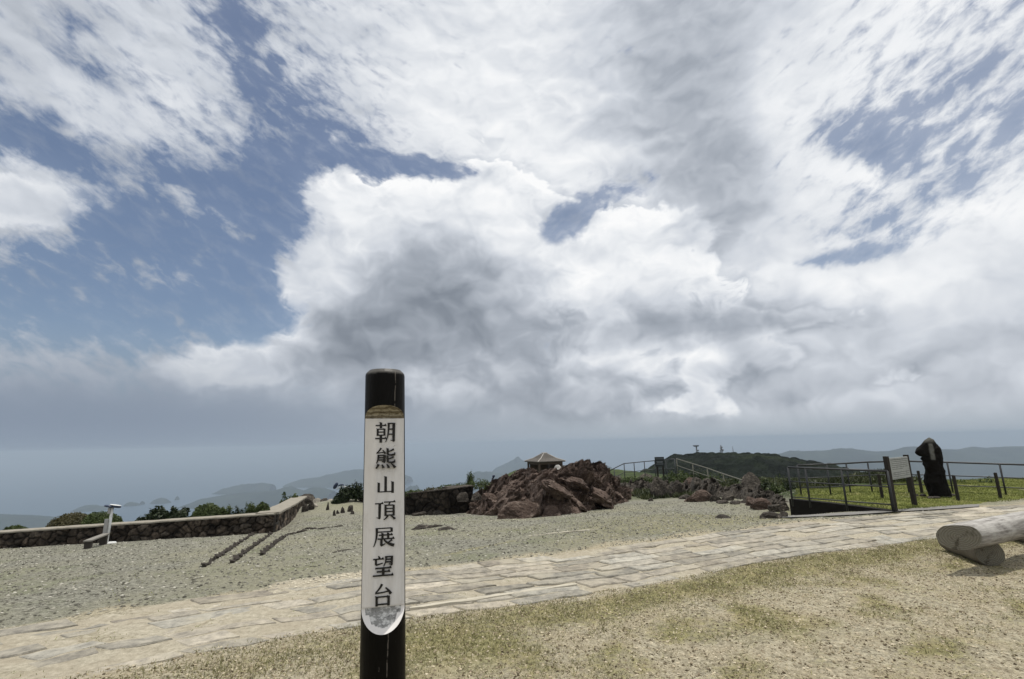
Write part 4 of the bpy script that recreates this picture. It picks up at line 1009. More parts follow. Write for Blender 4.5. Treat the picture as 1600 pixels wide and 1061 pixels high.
for i in range(NZ + 1):
    z = -.1 + (H_ + .1) * i / NZ
    xl = np.interp(z, lzs[::-1], lxs[::-1]); xr = np.interp(z, rzs[::-1], rxs[::-1]); sh = lean_px * z / H_
    c = (xl + xr) / 2 - sh; hw = (xr - xl) / 2; hd = .26 * (1 - .45 * (z / H_) ** 3)
    if z > H_ * .8: hd = min(hd, hw * 1.0 + .03)
    if i == NZ: hw *= .15; hd *= .15
    for k in range(NK):
        a = 2 * math.pi * k / NK; ca_, sn_ = math.cos(a), math.sin(a)
        ex = math.copysign(abs(ca_) ** .8, ca_) * hw; ey = math.copysign(abs(sn_) ** .8, sn_) * hd
        dn = (.030 * float(ridged(ex * 3, ey * 3, z * 2.2, 3)) - .040) * (1 - .6 * (z / H_) ** 6)
        vs.append((c + ex + dn * ca_, ey + dn * sn_, z + dn * .5)); 
        X_ = (c + ex + sh) / sc_ + 965; Y_ = 842 - z / ysc
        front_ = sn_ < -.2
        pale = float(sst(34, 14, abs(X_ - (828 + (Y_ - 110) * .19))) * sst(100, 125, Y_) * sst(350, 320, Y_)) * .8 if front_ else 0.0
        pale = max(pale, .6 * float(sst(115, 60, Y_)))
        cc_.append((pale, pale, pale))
for i in range(NZ):
    for k in range(NK): fs.append((i * NK + k, i * NK + (k + 1) % NK, (i + 1) * NK + (k + 1) % NK, (i + 1) * NK + k))
fs.append(tuple(NZ * NK + k for k in range(NK)))
mt, q = new_mat('dark_monolith'); _t = q.n('ShaderNodeAttribute', attribute_name='tint').outputs['Fac']; _o = q.n('ShaderNodeTexCoord').outputs['Object']
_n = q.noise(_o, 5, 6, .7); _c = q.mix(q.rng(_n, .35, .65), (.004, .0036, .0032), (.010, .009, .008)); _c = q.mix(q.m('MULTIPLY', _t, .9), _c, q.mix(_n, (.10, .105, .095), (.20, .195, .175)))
finish(q, _c, .85, q.n('ShaderNodeBump', {'Strength': 1, 'Distance': .03, 'Height': _n}).outputs[0], .06)
mesh_obj('stone_body', vs, fs, mt, statue, True, cols=np.array(cc_))
def flat_rock(r, n=16, seed=0): pass

# ---------------------------------------------------------------- rocks
def ico(sub):
    bm = bmesh.new(); bmesh.ops.create_icosphere(bm, subdivisions=sub, radius=1.0); bm.verts.index_update()
    v = np.array([x.co[:] for x in bm.verts]); f = np.array([[w.index for w in y.verts] for y in bm.faces]); bm.free(); return v, f
ICO = {k: ico(k) for k in (3, 4, 5)}
def rock_verts(seed, size, sub=4, planes=10, rough=.10, strata=0.0):
    r_ = np.random.default_rng(seed); v, f = ICO[sub]
    N_ = r_.normal(size=(planes, 3)); N_ /= np.linalg.norm(N_, axis=1)[:, None]; D_ = r_.uniform(.55, 1.0, planes)
    dt = v @ N_.T; rr = np.where(dt > .05, D_[None] / np.maximum(dt, .05), 9.0)
    r = -np.log(np.sum(np.exp(-rr * 24), 1) + np.exp(-24 * 1.12)) / 24
    p = v * r[:, None]
    n1 = fbm(p[:, 0] * 1.6 + seed, p[:, 1] * 1.6, p[:, 2] * 1.6, 3); n2 = ridged(p[:, 0] * 3.2, p[:, 1] * 3.2 + seed, p[:, 2] * (3.2 + 3 * strata) + p[:, 0] * 2 * strata, 4)
    p = p * (1 + rough * n1 + rough * .55 * (n2 - .8))[:, None]
    return p * np.array(size) / 2, f
def boulder(px, pyb, wpx, hpx, label, mat=None, seed=None, name='boulder', grp='boulders scattered behind the gravel', dep=.8, lift=0.0, sub=4, rot=0.0, strata=.6, b=None, rough=.12):
    b = GF(px, pyb) if b is None else np.array(b); s = px2m(b); w, h = wpx * s, hpx * s
    seed = seed if seed is not None else int(px * 7 + pyb)
    v, f = rock_verts(seed, (w * 1.05, w * dep, h * 2.0), sub, strata=strata, rough=rough)
    a = rot; M_ = np.array([[math.cos(a), -math.sin(a), 0], [math.sin(a), math.cos(a), 0], [0, 0, 1]]); v = v @ M_.T
    v[:, 2] = np.maximum(v[:, 2], -.18 * h); v[:, 1] += w * dep * .35
    o = mesh_obj(name, v, f, mat or M_ROCK_GREY, smooth=False); o.location = (b[0], b[1], b[2] + lift)
    if sub > 3: 
        o.data.polygons.foreach_set('use_smooth', np.ones(len(o.data.polygons), bool)); o.data.set_sharp_from_angle(angle=rad(24))
    return tag(o, label, 'rock', grp)

ledge_f = [(972, 770), (1010, 767), (1050, 770), (1100, 775), (1150, 779), (1190, 789), (1236, 802)]; ledge_c = [(972, 762), (985, 752), (1005, 749), (1030, 752), (1060, 748), (1090, 750), (1120, 753), (1150, 757), (1180, 760), (1205, 775), (1236, 797)]
LU, LV = 300, 50; lpx = np.linspace(972, 1236, LU); LB0 = [GF(p, float(np.interp(p, [a for a, _ in ledge_f], [b for _, b in ledge_f]))) for p in np.linspace(972, 1236, 34)]
LBa = np.stack([np.interp(lpx, np.linspace(972, 1236, 34), [f[k] for f in LB0]) for k in range(3)], 1)
LH = np.array([vert(LBa[i] * np.array([1.07, 1.07, 1]), float(np.interp(p, [a for a, _ in ledge_c], [b for _, b in ledge_c]))) - LBa[i][2] for i, p in enumerate(lpx)]) * (.72 + .5 * fbm(lpx / 9.0, lpx * 0, 3, 4))
lv = np.zeros((LV, LU, 3))
for j in range(LV):
    v_ = j / (LV - 1); f = (1 - (1 - v_ / .45) ** 2.2) if v_ < .45 else (1 - ((v_ - .45) / .55) ** 2.2 * 1.3)
    dirv = LBa[:, :2] / np.linalg.norm(LBa[:, :2], axis=1)[:, None]
    lv[j, :, :2] = LBa[:, :2] + dirv * (v_ * 2.6); lv[j, :, 2] = LBa[:, 2] - .1 + (LH + .1) * f
X_, Y_, Z_ = lv[..., 0].copy(), lv[..., 1].copy(), lv[..., 2].copy()
dsp = .22 * (ridged(X_ * 1.3, Y_ * 1.0, Z_ * 3.2, 4) - .9) + .40 * fbm(X_ * 1.1, Y_ * 1.1, Z_ * 1.5, 4) + .10 * (ridged(X_ * 4, Y_ * 4, Z_ * 6, 3) - .9)
lv[..., 2] += dsp * .6; lv[..., 1] -= dsp * .9
ix2 = np.arange(LU * LV).reshape(LV, LU); lo0 = LBa[LU // 2].copy()
ledge = mesh_obj('rock_ledge', lv.reshape(-1, 3) - lo0, np.stack([ix2[:-1, :-1].ravel(), ix2[:-1, 1:].ravel(), ix2[1:, 1:].ravel(), ix2[1:, :-1].ravel()], 1), M_ROCK_GREY, smooth=True); ledge.location = tuple(lo0)
ledge.data.set_sharp_from_angle(angle=rad(35)); tag(ledge, 'long low dark rock ledge running behind the boulders towards the ramp', 'rock')
# the large red outcrop: one mass of strata built from a folded sheet and fused lumps
front_px = [(722, 804), (745, 805.5), (780, 807), (820, 807), (850, 808), (880, 805), (910, 801), (940, 794), (965, 788), (990, 782)]
crest_px = [(722, 797), (735, 787), (748, 777), (760, 767), (775, 757), (790, 750), (810, 743), (830, 737.5), (850, 742), (870, 742), (886, 737), (903, 730), (920, 725.5), (932, 729), (942, 739), (955, 751), (970, 766), (990, 780)]
NU, NV = 260, 120; vs = np.zeros((NV, NU, 3)); 
pxs = np.linspace(722, 990, NU); FB = [GF(p, float(np.interp(p, [a for a, _ in front_px], [b for _, b in front_px]))) for p in np.linspace(722, 990, 30)]
FBa = np.stack([np.interp(pxs, np.linspace(722, 990, 30), [f[k] for f in FB]) for k in range(3)], 1)
_rec = np.exp(-((pxs - 812) / 34) ** 2) * .75; FBa[:, :2] *= (1 + _rec / np.linalg.norm(FBa[:, :2], axis=1))[:, None]      # hollow behind the front boulder
CH_ = []
for i, p in enumerate(pxs):
    b = FBa[i]; back = np.array([b[0] * 1.14, b[1] * 1.14 + .4, b[2]]); CH_.append(vert(back, float(np.interp(p, [a for a, _ in crest_px], [c for _, c in crest_px]))) - b[2])
CH_ = np.array(CH_)
for j in range(NV):
    v_ = j / (NV - 1)
    f = (1 - (1 - min(1, v_ / .45)) ** 2.1) if v_ < .45 else (1 - ((v_ - .45) / .55) ** 2.2 * 1.15)
    for_ = FBa * (1 + .30 * v_)[..., None] if False else FBa.copy()
    dirv = FBa[:, :2] / np.linalg.norm(FBa[:, :2], axis=1)[:, None]
    dd_ = v_ * 5.6
    vs[j, :, 0] = FBa[:, 0] + dirv[:, 0] * dd_; vs[j, :, 1] = FBa[:, 1] + dirv[:, 1] * dd_; vs[j, :, 2] = FBa[:, 2] - .12 + (CH_ + .12) * f
X_, Y_, Z_ = vs[..., 0].copy(), vs[..., 1].copy(), vs[..., 2].copy()
st = (X_ * .30 + Z_ * 1.3 + Y_ * .10)                            # strata dip down to the right
fold = fbm(X_ * .5, Y_ * .5, Z_ * .7, 3)
lay = ridged(st * 2.2 + fold * 1.6, X_ * .45, Y_ * .45, 4); lump = fbm(X_ * .9, Y_ * .9, Z_ * 1.1 + 4, 4); fine_ = ridged(X_ * 2.2 + Z_ * 1.2, Y_ * 2.2, Z_ * 5.5, 4)
envu = sst(0, .06, (pxs - 722) / 268)[None] * sst(1.0, .95, (pxs - 722) / 268)[None]; envv = sst(0, .1, np.linspace(0, 1, NV))[:, None]
amp = envu * (.25 + .75 * envv)
dsp = (.40 * (lay - .9) + .42 * lump + .13 * (fine_ - .9)) * amp
vs[..., 2] += dsp * .55; vs[..., 1] -= dsp * 1.0 * (1 - np.linspace(0, 1, NV)[:, None] * .4); vs[..., 0] += dsp * .2
idx = np.arange(NU * NV).reshape(NV, NU)
OV = [vs.reshape(-1, 3)]; OF = [np.stack([idx[:-1, :-1].ravel(), idx[:-1, 1:].ravel(), idx[1:, 1:].ravel()], 1), np.stack([idx[:-1, :-1].ravel(), idx[1:, 1:].ravel(), idx[1:, :-1].ravel()], 1)]
nofs = NU * NV
lumps = [(925, 742, 30, 14), (945, 762, 34, 18), (965, 776, 30, 12), (930, 775, 44, 18), (895, 778, 46, 16), (900, 797, 44, 14), (940, 791, 34, 12), (875, 803, 32, 13), (770, 782, 30, 14), (745, 793, 24, 12), (860, 760, 50, 13), (900, 752, 44, 13)]
for li_, (a, b, w_, h_) in enumerate(lumps):
    i = int(np.clip((a - 722) / 268 * (NU - 1), 0, NU - 1)); col_ = vs[:, i]
    pj = [proj(p)[1] for p in col_[:70]]; j = int(np.argmin(np.abs(np.array(pj) - b))); p0 = col_[j]; s = px2m(p0)
    v, f = rock_verts(500 + li_, (w_ * s * 1.15, w_ * s * 1.0, h_ * s * 1.5), 4, strata=1.0, rough=.24)
    th = .5; Rr_ = np.array([[math.cos(th), 0, math.sin(th)], [0, 1, 0], [-math.sin(th), 0, math.cos(th)]]); v = v @ Rr_.T
    OV.append(v + p0 + np.array([0, .10, -.10])); OF.append(f + nofs); nofs += len(v)
OVa = np.concatenate(OV); OFa = np.concatenate(OF)
oc = FBa[NU // 2].copy()
outcrop = mesh_obj('rock_outcrop', OVa - oc, OFa, M_ROCK_RED, smooth=True); outcrop.location = tuple(oc)
tag(outcrop, 'large outcrop of folded red brown rock, the pavilion showing behind its top', 'rock')
try: outcrop.data.set_sharp_from_angle(angle=rad(38))
except Exception: pass
BR = 'boulders scattered behind the gravel'
boulder(815, 806, 66, 23, 'broad reddish boulder lying in front of the large outcrop', M_ROCK_RED, grp=None, dep=.62, sub=5, seed=41, strata=1.0, b=tuple(GF(815, 810)))
boulder(860, 807, 30, 16, 'small red brown rock just right of the broad reddish boulder', M_ROCK_RED, grp=None, dep=.8, seed=43)
boulder(768, 795, 12, 6, 'small grey stone in the shadow left of the broad reddish boulder', M_ROCK_GREY, grp=None)
RK = [(964, 759, 24, 13, 0, 'dark rock at the right shoulder of the large outcrop'), (1010, 760, 36, 20, 0, 'dark peaked rock left of the notice board legs'), (1000, 767, 48, 10, 0, 'long low dark rock below the dark peaked rock'),
      (982, 773, 16, 9, 2, 'pale grey stone at the foot of the large outcrop'), (1040, 778, 36, 29, 0, 'biggest jagged grey rock in the middle of the boulder row'), (1061, 774, 16, 19, 2, 'upright pinkish rock leaning on the biggest jagged rock'),
      (1095, 784, 42, 19, 1, 'wedge shaped red rock at the front of the boulder row'), (1121, 784, 17, 12, 0, 'small dark rock right of the red wedge shaped rock'), (1131, 787, 20, 6, 2, 'flat pale slab right of the red wedge shaped rock'),
      (1140, 782, 20, 13, 0, 'squat brown rock behind the flat pale slab'), (1078, 762, 22, 15, 1, 'reddish block among the upper boulders'), (1092, 758, 18, 10, 0, 'dark round stone at the top of the boulder row'),
      (1112, 765, 34, 14, 0, 'broad dark boulder beneath the sloping handrail'), (1085, 770, 32, 10, 2, 'low pale ledge between the red rocks'), (1181, 773, 38, 30, 0, 'large rounded boulder at the lower end of the sloping handrail'),
      (1177, 790, 22, 14, 1, 'brown rock below the large rounded boulder'), (1199, 796, 42, 15, 1, 'long brown ledge of rock left of the ramp wall'), (1221, 799, 30, 13, 0, 'dark rock touching the ramp wall'),
      (1206, 811, 36, 8, 2, 'low cracked stones at the edge of the gravel by the pavement'), (1226, 809, 18, 8, 2, 'small pale stone at the foot of the ramp wall'), (1132, 810, 24, 5, 0, 'small pointed stone alone on the gravel'),
      (1008, 778, 14, 4, 0, 'flat mossy stone left of two on the far gravel'), (1018, 783, 10, 5, 2, 'little round stone right of two on the far gravel'), (1055, 788, 0, 0, 0, '')]
for (a, b, w_, h_, k, lab) in RK:
    if w_: boulder(a, b, w_, h_, lab, (M_ROCK_GREY, M_ROCK_RED, M_ROCK_GREY)[k], seed=int(a * 3 + b), sub=4, grp=BR, rot=.2)
rk_extra = [(975, 762, 20, 8), (990, 757, 22, 7), (1028, 757, 20, 7), (1050, 755, 16, 6), (1068, 756, 18, 7), (1105, 775, 22, 7), (1130, 771, 26, 8), (1150, 770, 22, 8), (1160, 778, 20, 7), (1072, 780, 20, 7), (1150, 788, 18, 6), (1165, 786, 16, 6), (1188, 783, 22, 8), (1210, 788, 22, 8), (1228, 792, 14, 8)]
for (a, b, w_, h_) in rk_extra: boulder(a, b, w_, h_, 'one of the low rough stones filling the gaps of the boulder row', M_ROCK_GREY, seed=int(a * 5 + b), sub=3, grp='low stones between the boulders')
# stones on the left slope
boulder(479, 787, 26, 17, 'dark square boulder on the far end of the short stone wall', M_ROCK_GREY, grp=None, b=tuple(at(479, 787, depth(WR1) + .3)), rough=.06)
for (a, b, w_, h_, lab) in [(511, 797, 6, 11, 'narrow dark upright stone leftmost on the grey slope'), (522, 806, 5, 9, 'second dark stone along the grey slope'), (527, 803, 5, 6, 'small dark stone between two taller ones on the grey slope'), (535, 802, 6, 9, 'dark leaning stone in the middle of the grey slope'), (547, 800, 9, 14, 'tall dark cracked stone on the grey slope by the post'), (549, 804, 7, 5, 'low dark stone nearest the post on the grey slope')]:
    boulder(a, b, w_, h_, lab, M_ROCK_GREY, grp='dark stones set in the grey slope', sub=3, seed=int(a))
boulder(717, 797, 9, 9, 'small bright white rock at the end of the dark wall', simple('white_quartz', (.62, .60, .56), .8, .2, var=.2), grp=None, sub=3)
for (a, b, w_, h_, lab) in [(655, 806, 22, 6, 'low grey stone just right of the post at the wall foot'), (672, 805, 14, 8, 'pale lump at the foot of the dark wall'), (698, 804, 40, 9, 'heap of grey rubble at the foot of the dark wall'), (700, 829, 28, 5, 'thin flat dark slab alone on the gravel right of the post'), (658, 824, 24, 3, 'sliver of dark stone flush with the gravel near the post'), (722, 782, 20, 10, 'grey stone in the top of the dark wall by the outcrop'), (745, 780, 18, 9, 'pale grey stone wedged between wall and outcrop'), (729, 800, 12, 12, 'dark stone where the wall meets the outcrop')]:
    boulder(a, b, w_, h_, lab, M_ROCK_GREY, grp='grey stones along the dark wall', sub=4, seed=int(a * 2), b=(None if b > 790 else tuple(at(a, b, depth(W3C) + .2))))
boulder(880, 734, 14, 7, 'pale rounded rock beside the pavilion', simple('pale_rock', (.38, .37, .35), .85, .2, var=.3), grp=None, b=tuple(at(871, 732, 23)))
boulder(888, 735, 12, 6, 'grey rock right of the pale one near the pavilion', M_ROCK_GREY, grp=None, b=tuple(at(883, 733, 22.5)))
boulder(1300, 770, 1, 1, 'x', sub=3, grp=None) if False else None

for (a, b, w_, h_, lab) in [(1432, 774.5, 12, 3, 'flat grey stone at the left of the standing stone foot'), (1446, 775.5, 12, 3, 'flat dark stone against the left foot of the standing stone'), (1463, 778, 16, 3, 'low stone in front of the standing stone foot'), (1480, 777, 12, 3, 'low stone in front of the right foot of the standing stone'), (1492, 775, 12, 3.5, 'grey stone right of the standing stone foot')]:
    boulder(a, b, w_, h_, lab, M_ROCK_GREY, grp='low stones round the foot of the standing stone', sub=3, seed=int(a), b=tuple(onz(a, b, .06)))

M_PALEST = simple('pale_rubble', (.30, .275, .23), .9, .2, var=.4, scale=9, bump=.02)
for k, (a, b, w_, h_, mm, lab) in enumerate([(493, 787, 18, 8, M_PALEST, 'pale slab of rubble right of the dark square boulder'), (506, 786, 15, 6, M_ROCK_GREY, 'dark stone between two pale ones on the crest of the slope'), (517, 786, 18, 5, M_PALEST, 'long pale stone on the crest of the slope by the telescope'), (484, 797, 10, 14, M_ROCK_GREY, 'dark narrow stone under the end of the short wall'), (475, 800, 9, 11, M_ROCK_GREY, 'dark stone at the foot of the end of the short wall'), (492, 793, 8, 8, M_PALEST, 'small pale stone below the pale slab of rubble')]):
    boulder(a, b, w_, h_, lab, mm, grp='tumbled stones at the end of the short wall', sub=3, seed=900 + k, b=tuple(at(a, b, 19.5)) if b < 790 else None)

# ---------------------------------------------------------------- stone walls
def wall(name, label, pts, tops, thick, cell=.24, capt=.06, capw=.05, seed=0, tone=1.0, cat='wall', capmat=None):
    """field stone wall: pts = foot line (world), tops = height of its top at each point"""
    pts = [np.array(p, float) for p in pts]; p0 = pts[0]
    t = thing(name, label, cat, p0)
    pl = np.array([p[:2] for p in pts]); seg = np.concatenate([[0], np.cumsum(np.hypot(*np.diff(pl, axis=0).T))]); L = seg[-1]
    n = int(L / .03) + 2; s_ = np.linspace(0, L, n); x = np.interp(s_, seg, pl[:, 0]); y = np.interp(s_, seg, pl[:, 1]); tz = np.interp(s_, seg, tops)
    dx, dy = np.gradient(x), np.gradient(y); ll = np.hypot(dx, dy); nx_, ny_ = dy / ll, -dx / ll                     # towards the viewer side
    if np.mean(nx_ * -x + ny_ * -y) < 0: nx_, ny_ = -nx_, -ny_
    gz = full_z(x, y) - .15; m_ = 26
    vs, cs = [], []
    for j in range(m_):
        z = gz + (tz - capt - gz) * j / (m_ - 1)
        wx = fbm(s_ * 2.3, z * 2.3, seed, 3) * .30; wz = fbm(s_ * 2.3 + 9, z * 2.3, seed, 3) * .30
        f1, f2, cid = cells(s_ / (cell * 1.25) + wx, z / cell + 3 + wz, seed, 1.0); e = np.clip((f2 - f1) * 2.6, 0, 1)
        off = .055 * e ** .6 + .012 * fbm(s_ * 8, z * 8, seed, 2) + .02 * ((cid >> 9) & 15) / 15
        br = (.42 + .62 * (((cid >> 5) & 15) / 15) ** 1.5) * tone * (.75 + .9 * fbm(s_ * 1.7, z * 3, seed + 5, 3)).clip(.25, 1.6); wm = ((cid >> 15) & 15) / 15
        edge = np.where(e < .34, .34, 1.0)
        c = np.stack([(.135 + .02 * wm) * br * edge, (.118 + .008 * wm) * br * edge, .100 * br * edge], 1)
        vs.append(np.stack([x + nx_ * off, y + ny_ * off, z], 1)); cs.append(c)
    V = np.concatenate(vs); Cc = np.concatenate(cs); ix_ = np.arange(n * m_).reshape(m_, n)
    Fq = [tuple(f) for f in np.stack([ix_[:-1, :-1].ravel(), ix_[:-1, 1:].ravel(), ix_[1:, 1:].ravel(), ix_[1:, :-1].ravel()], 1)]
    # back face and ends
    b0 = len(V); V = np.concatenate([V, np.stack([x - nx_ * thick, y - ny_ * thick, gz], 1), np.stack([x - nx_ * thick, y - ny_ * thick, tz - capt], 1)]); Cc = np.concatenate([Cc, np.full((2 * n, 3), .10)])
    for i in range(n - 1): Fq.append((b0 + i, b0 + n + i, b0 + n + i + 1, b0 + i + 1))
    for i in (0, n - 1):
        col_ = [j * n + i for j in range(m_)]; Fq.append(tuple(col_ + [b0 + n + i, b0 + i]))
    mesh_obj('masonry', V - p0, Fq, M_WALLSTONE, t, cols=Cc)
    vs = []; k_ = int(L / .15) + 2; s2 = np.linspace(-.0, L, k_)
    for i in range(k_):
        f = np.interp(s2[i], s_, np.arange(n)); a = int(min(n - 1, round(f))); jt = .012 * float(pnoise(s2[i] * 2.1, seed, 1)); jw = .02 * float(pnoise(s2[i] * 1.5, seed, 4))
        o_, i_ = .05 + capw + jw, thick + capw
        for (w_, h_) in ((o_, -capt), (o_, -.012), (o_ - .012, 0), (-i_, 0), (-i_, -capt)): vs.append((x[a] + nx_[a] * w_ - p0[0], y[a] + ny_[a] * w_ - p0[1], tz[a] + h_ + jt - p0[2] + .002))
    fs = [(i * 5 + q_, i * 5 + (q_ + 1) % 5, (i + 1) * 5 + (q_ + 1) % 5, (i + 1) * 5 + q_) for i in range(k_ - 1) for q_ in range(5)] + [tuple(range(5))[::-1], tuple((k_ - 1) * 5 + q_ for q_ in range(5))]
    mesh_obj('wall_cap', vs, fs, capmat or M_CAP, t); return t
WLs = WL1 + (WLF - WL1) * (10.5 / 26)
zt1 = vert(WL1, 801.5); ztL = vert(WL0, 830.5); sl = (ztL - zt1) / np.hypot(*(WL0 - WL1)[:2])
wall('stone_wall', 'long low stone wall with a pale cap along the left edge of the gravel', [WLs, WL0, WL1], [zt1 + sl * 10.5, ztL, zt1], .28, cell=.17, capt=.04, capw=.02, seed=1, tone=.85)
nrm2 = WR1 - WL1
wall('stone_wall', 'short stone wall running away uphill from the corner of the long wall', [WL1 + nrm2 * .012, WL1 + nrm2 * .5, WR1], [vert(WL1, 801) , vert(WL1 + nrm2 * .5, 786.5), vert(WR1, 775.5)], .42, cell=.28, seed=2, tone=1.3)
W3M = G(570, 803); W3N = G(700, 804)
wall('stone_wall', 'dark stone wall passing behind the name post to the red outcrop', [G(524, 800), W3M, W3B, W3N, G(738, 800)], [vert(G(524, 800), 790), vert(W3M, 776.5), vert(W3B, 770), vert(W3N, 763), vert(G(738, 800), 758)], .5, cell=.24, capt=.04, seed=3, tone=.42, capmat=M_ROCK_GREY)

M_STEPE = simple('shaded_step_stone', (.040, .035, .030), .95, .1, var=.6, scale=14, bump=.01)  # shading of the step risers put into this dark colour
# --- step edges running down from the corner of the walls
for pts, lab in (([G(318, 886), G(360, 858), G(403, 830)], 'leftmost of three rough dark step edges running down to the left from the wall corner'),
                 ([G(362, 880), G(392, 857), G(424, 834)], 'middle of three rough dark step edges running down from the wall corner'),
                 ([G(408, 868), G(432, 847), G(450, 836), G(478, 830)], 'rightmost rough dark step edge, bending towards the slope by the post')):
    o = strip('step_edge', pts, .06, .030, M_STEPE, jit=.06, seg=.04, sink=.06); set_origin(o, pts[0]); tag(o, lab, 'step', 'rough stone step edges')
o = strip('step_edge', [G(478, 826), G(500, 827.5), G(535, 822)], .045, .02, M_STEPE, jit=.03, seg=.07); set_origin(o, G(500, 828)); tag(o, 'thin broken dark stone edge crossing the slope left of the post', 'step', 'rough stone step edges')
o = strip('step_edge', [G(520, 864), G(540, 860), G(556, 857)], .02, .006, M_STEPE, jit=.02, seg=.07); set_origin(o, G(520, 864)); tag(o, 'short faint dark stone line low in the gravel left of the post', 'step', 'rough stone step edges')
o = strip('step_edge', [G(643, 829), G(668, 826), G(690, 822)], .05, .03, M_STEPE, jit=.07, seg=.07); set_origin(o, G(643, 829)); tag(o, 'short dark stone line in the gravel just right of the post', 'step', 'rough stone step edges')

# --- dark wall of the sunken ramp
rw0 = LW[0].copy(); rw1 = LW[1].copy(); RW = MB()
nseg = 16; fr_ = []; 
ramp_wall = thing('ramp_wall', 'black wedge shaped retaining wall under the railing of the sunken ramp', 'retaining wall', (rw0[0], rw0[1], 0))
e_ = (rw1 - rw0)[:2]; e_ /= np.hypot(*e_); nv_ = np.array([e_[1], -e_[0]]); vs = []
for i in range(nseg + 1):
    p = rw0[:2] + (rw1 - rw0)[:2] * i / nseg; g = float(full_z(np.array([p[0]]), np.array([p[1]]))[0]) - .3; topz = .05 - .035 * (i / nseg) ** 3
    j = .006 * float(pnoise(i * .9, 3, 3))
    for (o, z) in ((.10 + j, g), (.10 + j, topz), (-.12, topz), (-.12, g)): vs.append((p[0] + nv_[0] * o - rw0[0], p[1] + nv_[1] * o - rw0[1], z))
fs = [(i * 4 + a, i * 4 + (a + 1) % 4, (i + 1) * 4 + (a + 1) % 4, (i + 1) * 4 + a) for i in range(nseg) for a in range(4)] + [(0, 1, 2, 3), tuple(nseg * 4 + k for k in (3, 2, 1, 0))]
M_RWALL = simple('black_concrete', (.012, .011, .010), .9, .1, var=.4, scale=5, bump=.006, bscale=30)  # near-black base colour over the whole wall
mesh_obj('wall_body', vs, fs, M_RWALL, ramp_wall)

# ---------------------------------------------------------------- railings
def lawnp(px, py): return onz(px, py, .05)
def railing(label, posts, fracs, r=.022, group=None, name='railing', bars=None, basef=lawnp, mat=None, extra=None, postr=None):
    B_ = [np.array(basef(a, b)) for a, b, c in posts]; T_ = [vert(b_, c) for b_, (a, b, c) in zip(B_, posts)]
    t = thing(name, label, 'railing', B_[0], group); o0 = B_[0]
    for b_, z in zip(B_, T_):
        mb = MB(); mb.tube([b_ - o0 - (0, 0, .12), np.array([b_[0], b_[1], z]) - o0], postr or r, 10); mb.build('rail_post', mat or M_STEEL_DARK, t, True)
    for f in fracs:
        mb = MB(); mb.tube([np.array([b_[0], b_[1], b_[2] + (z - b_[2]) * f + (.0 if f < 1 else 0)]) - o0 for b_, z in zip(B_, T_)], r * (1.05 if f == 1 else .62), 8)
        mb.build('top_rail' if f == 1 else 'lower_rail', mat or M_STEEL_DARK, t, True)
    return t
railing('dark steel railing standing on the black ramp wall, nearest of the railings on the lawn', [(1238, 783, 730), (1265.5, 785, 731.5), (1323, 790, 733.5), (1397, 796, 736)], [1, .58, .12], .022)
railing('tall dark railing behind the lawn, from the ramp corner past the standing stone', [(1252, 772, 727), (1298, 771, 725.5), (1329, 769, 724), (1363, 768, 722), (1420, 767, 720.5), (1489, 769, 722.3), (1572, 772, 725), (1700, 778, 729)], [1, .55, .22], .021)
mt_b = M_WOOD_DARK
for i, (a, b, c, lab) in enumerate([(1378.5, 776, 741, 'short dark wooden post left of the notice board'), (1440.5, 769, 735.5, 'short dark wooden post between the notice board and the standing stone'), (1497.5, 782, 742.5, 'short dark wooden post just right of the standing stone'), (1563, 776, 738.5, 'short dark wooden post farthest right, in front of the tall railing')]):
    p = lawnp(a, b); z = vert(p, c); mb = MB(); r = .036
    mb.tube([(0, 0, -.1), (0, 0, z - p[2] - .02), (0, 0, z - p[2])], [r, r * .95, r * .78], 12); o = mb.build('wooden_post', M_WOOD_DARK, None, False); o.location = tuple(p)
    tag(o, lab, 'post', 'short dark wooden posts on the lawn')
# --- notice board on the lawn
n0, n1 = lawnp(1398, 795), lawnp(1427.5, 779); n1 = n0 + (n1 - n0) * .62
zt0, zt1_ = vert(n0, 713), vert(n1, 710.5)
_s = px2m(n1); tgt = ray(1427.5, 779); 
nb = thing('notice_board', 'weathered notice board with a pale lettered panel between two leaning timber posts on the lawn', 'notice board', n0)
mb = MB(); mb.box((0, 0, (zt0 - n0[2]) / 2 - .05), (.075, .085, zt0 - n0[2] + .1), rz3(.3), .008); mb.build('board_post', M_WOOD_DARK, nb)
n1b = at(1427.5, 779, depth(n0) + .75); n1b[2] = .05; zt1_ = vert(n1b, 710.5)
mb = MB(); q1 = n1b - n0; mb.box((q1[0], q1[1], (zt1_ - n0[2]) / 2 - .05), (.075, .085, zt1_ - n0[2] + .1), rz3(.3), .008); mb.build('board_post', M_WOOD_DARK, nb)
pan = q1[:2] / np.hypot(*q1[:2]); pn_ = np.array([pan[1], -pan[0]])
ztp, zbp = vert(n0, 714.5) - n0[2] - .02, vert(n0, 748.5) - n0[2] - .02
Lp = np.hypot(*q1[:2]); ang_ = math.atan2(pan[1], pan[0]); cxp = q1[:2] / 2
M_NOTICE = simple('pale_notice_panel', (.27, .285, .27), .55, .3, var=.12, scale=7, dirt=(.13, .14, .125), dirtamt=.6)
mb = MB(); mb.box((cxp[0] + pn_[0] * .03, cxp[1] + pn_[1] * .03, (ztp + zbp) / 2), (Lp - .11, .025, ztp - zbp), rz3(ang_), .004); pnl = mb.build('notice_panel', M_NOTICE, nb)
rl = random.Random(8); zrow_ = ztp - .045
M_FADE = simple('faded_lettering', (.15, .16, .15), .7, .2, var=.2)
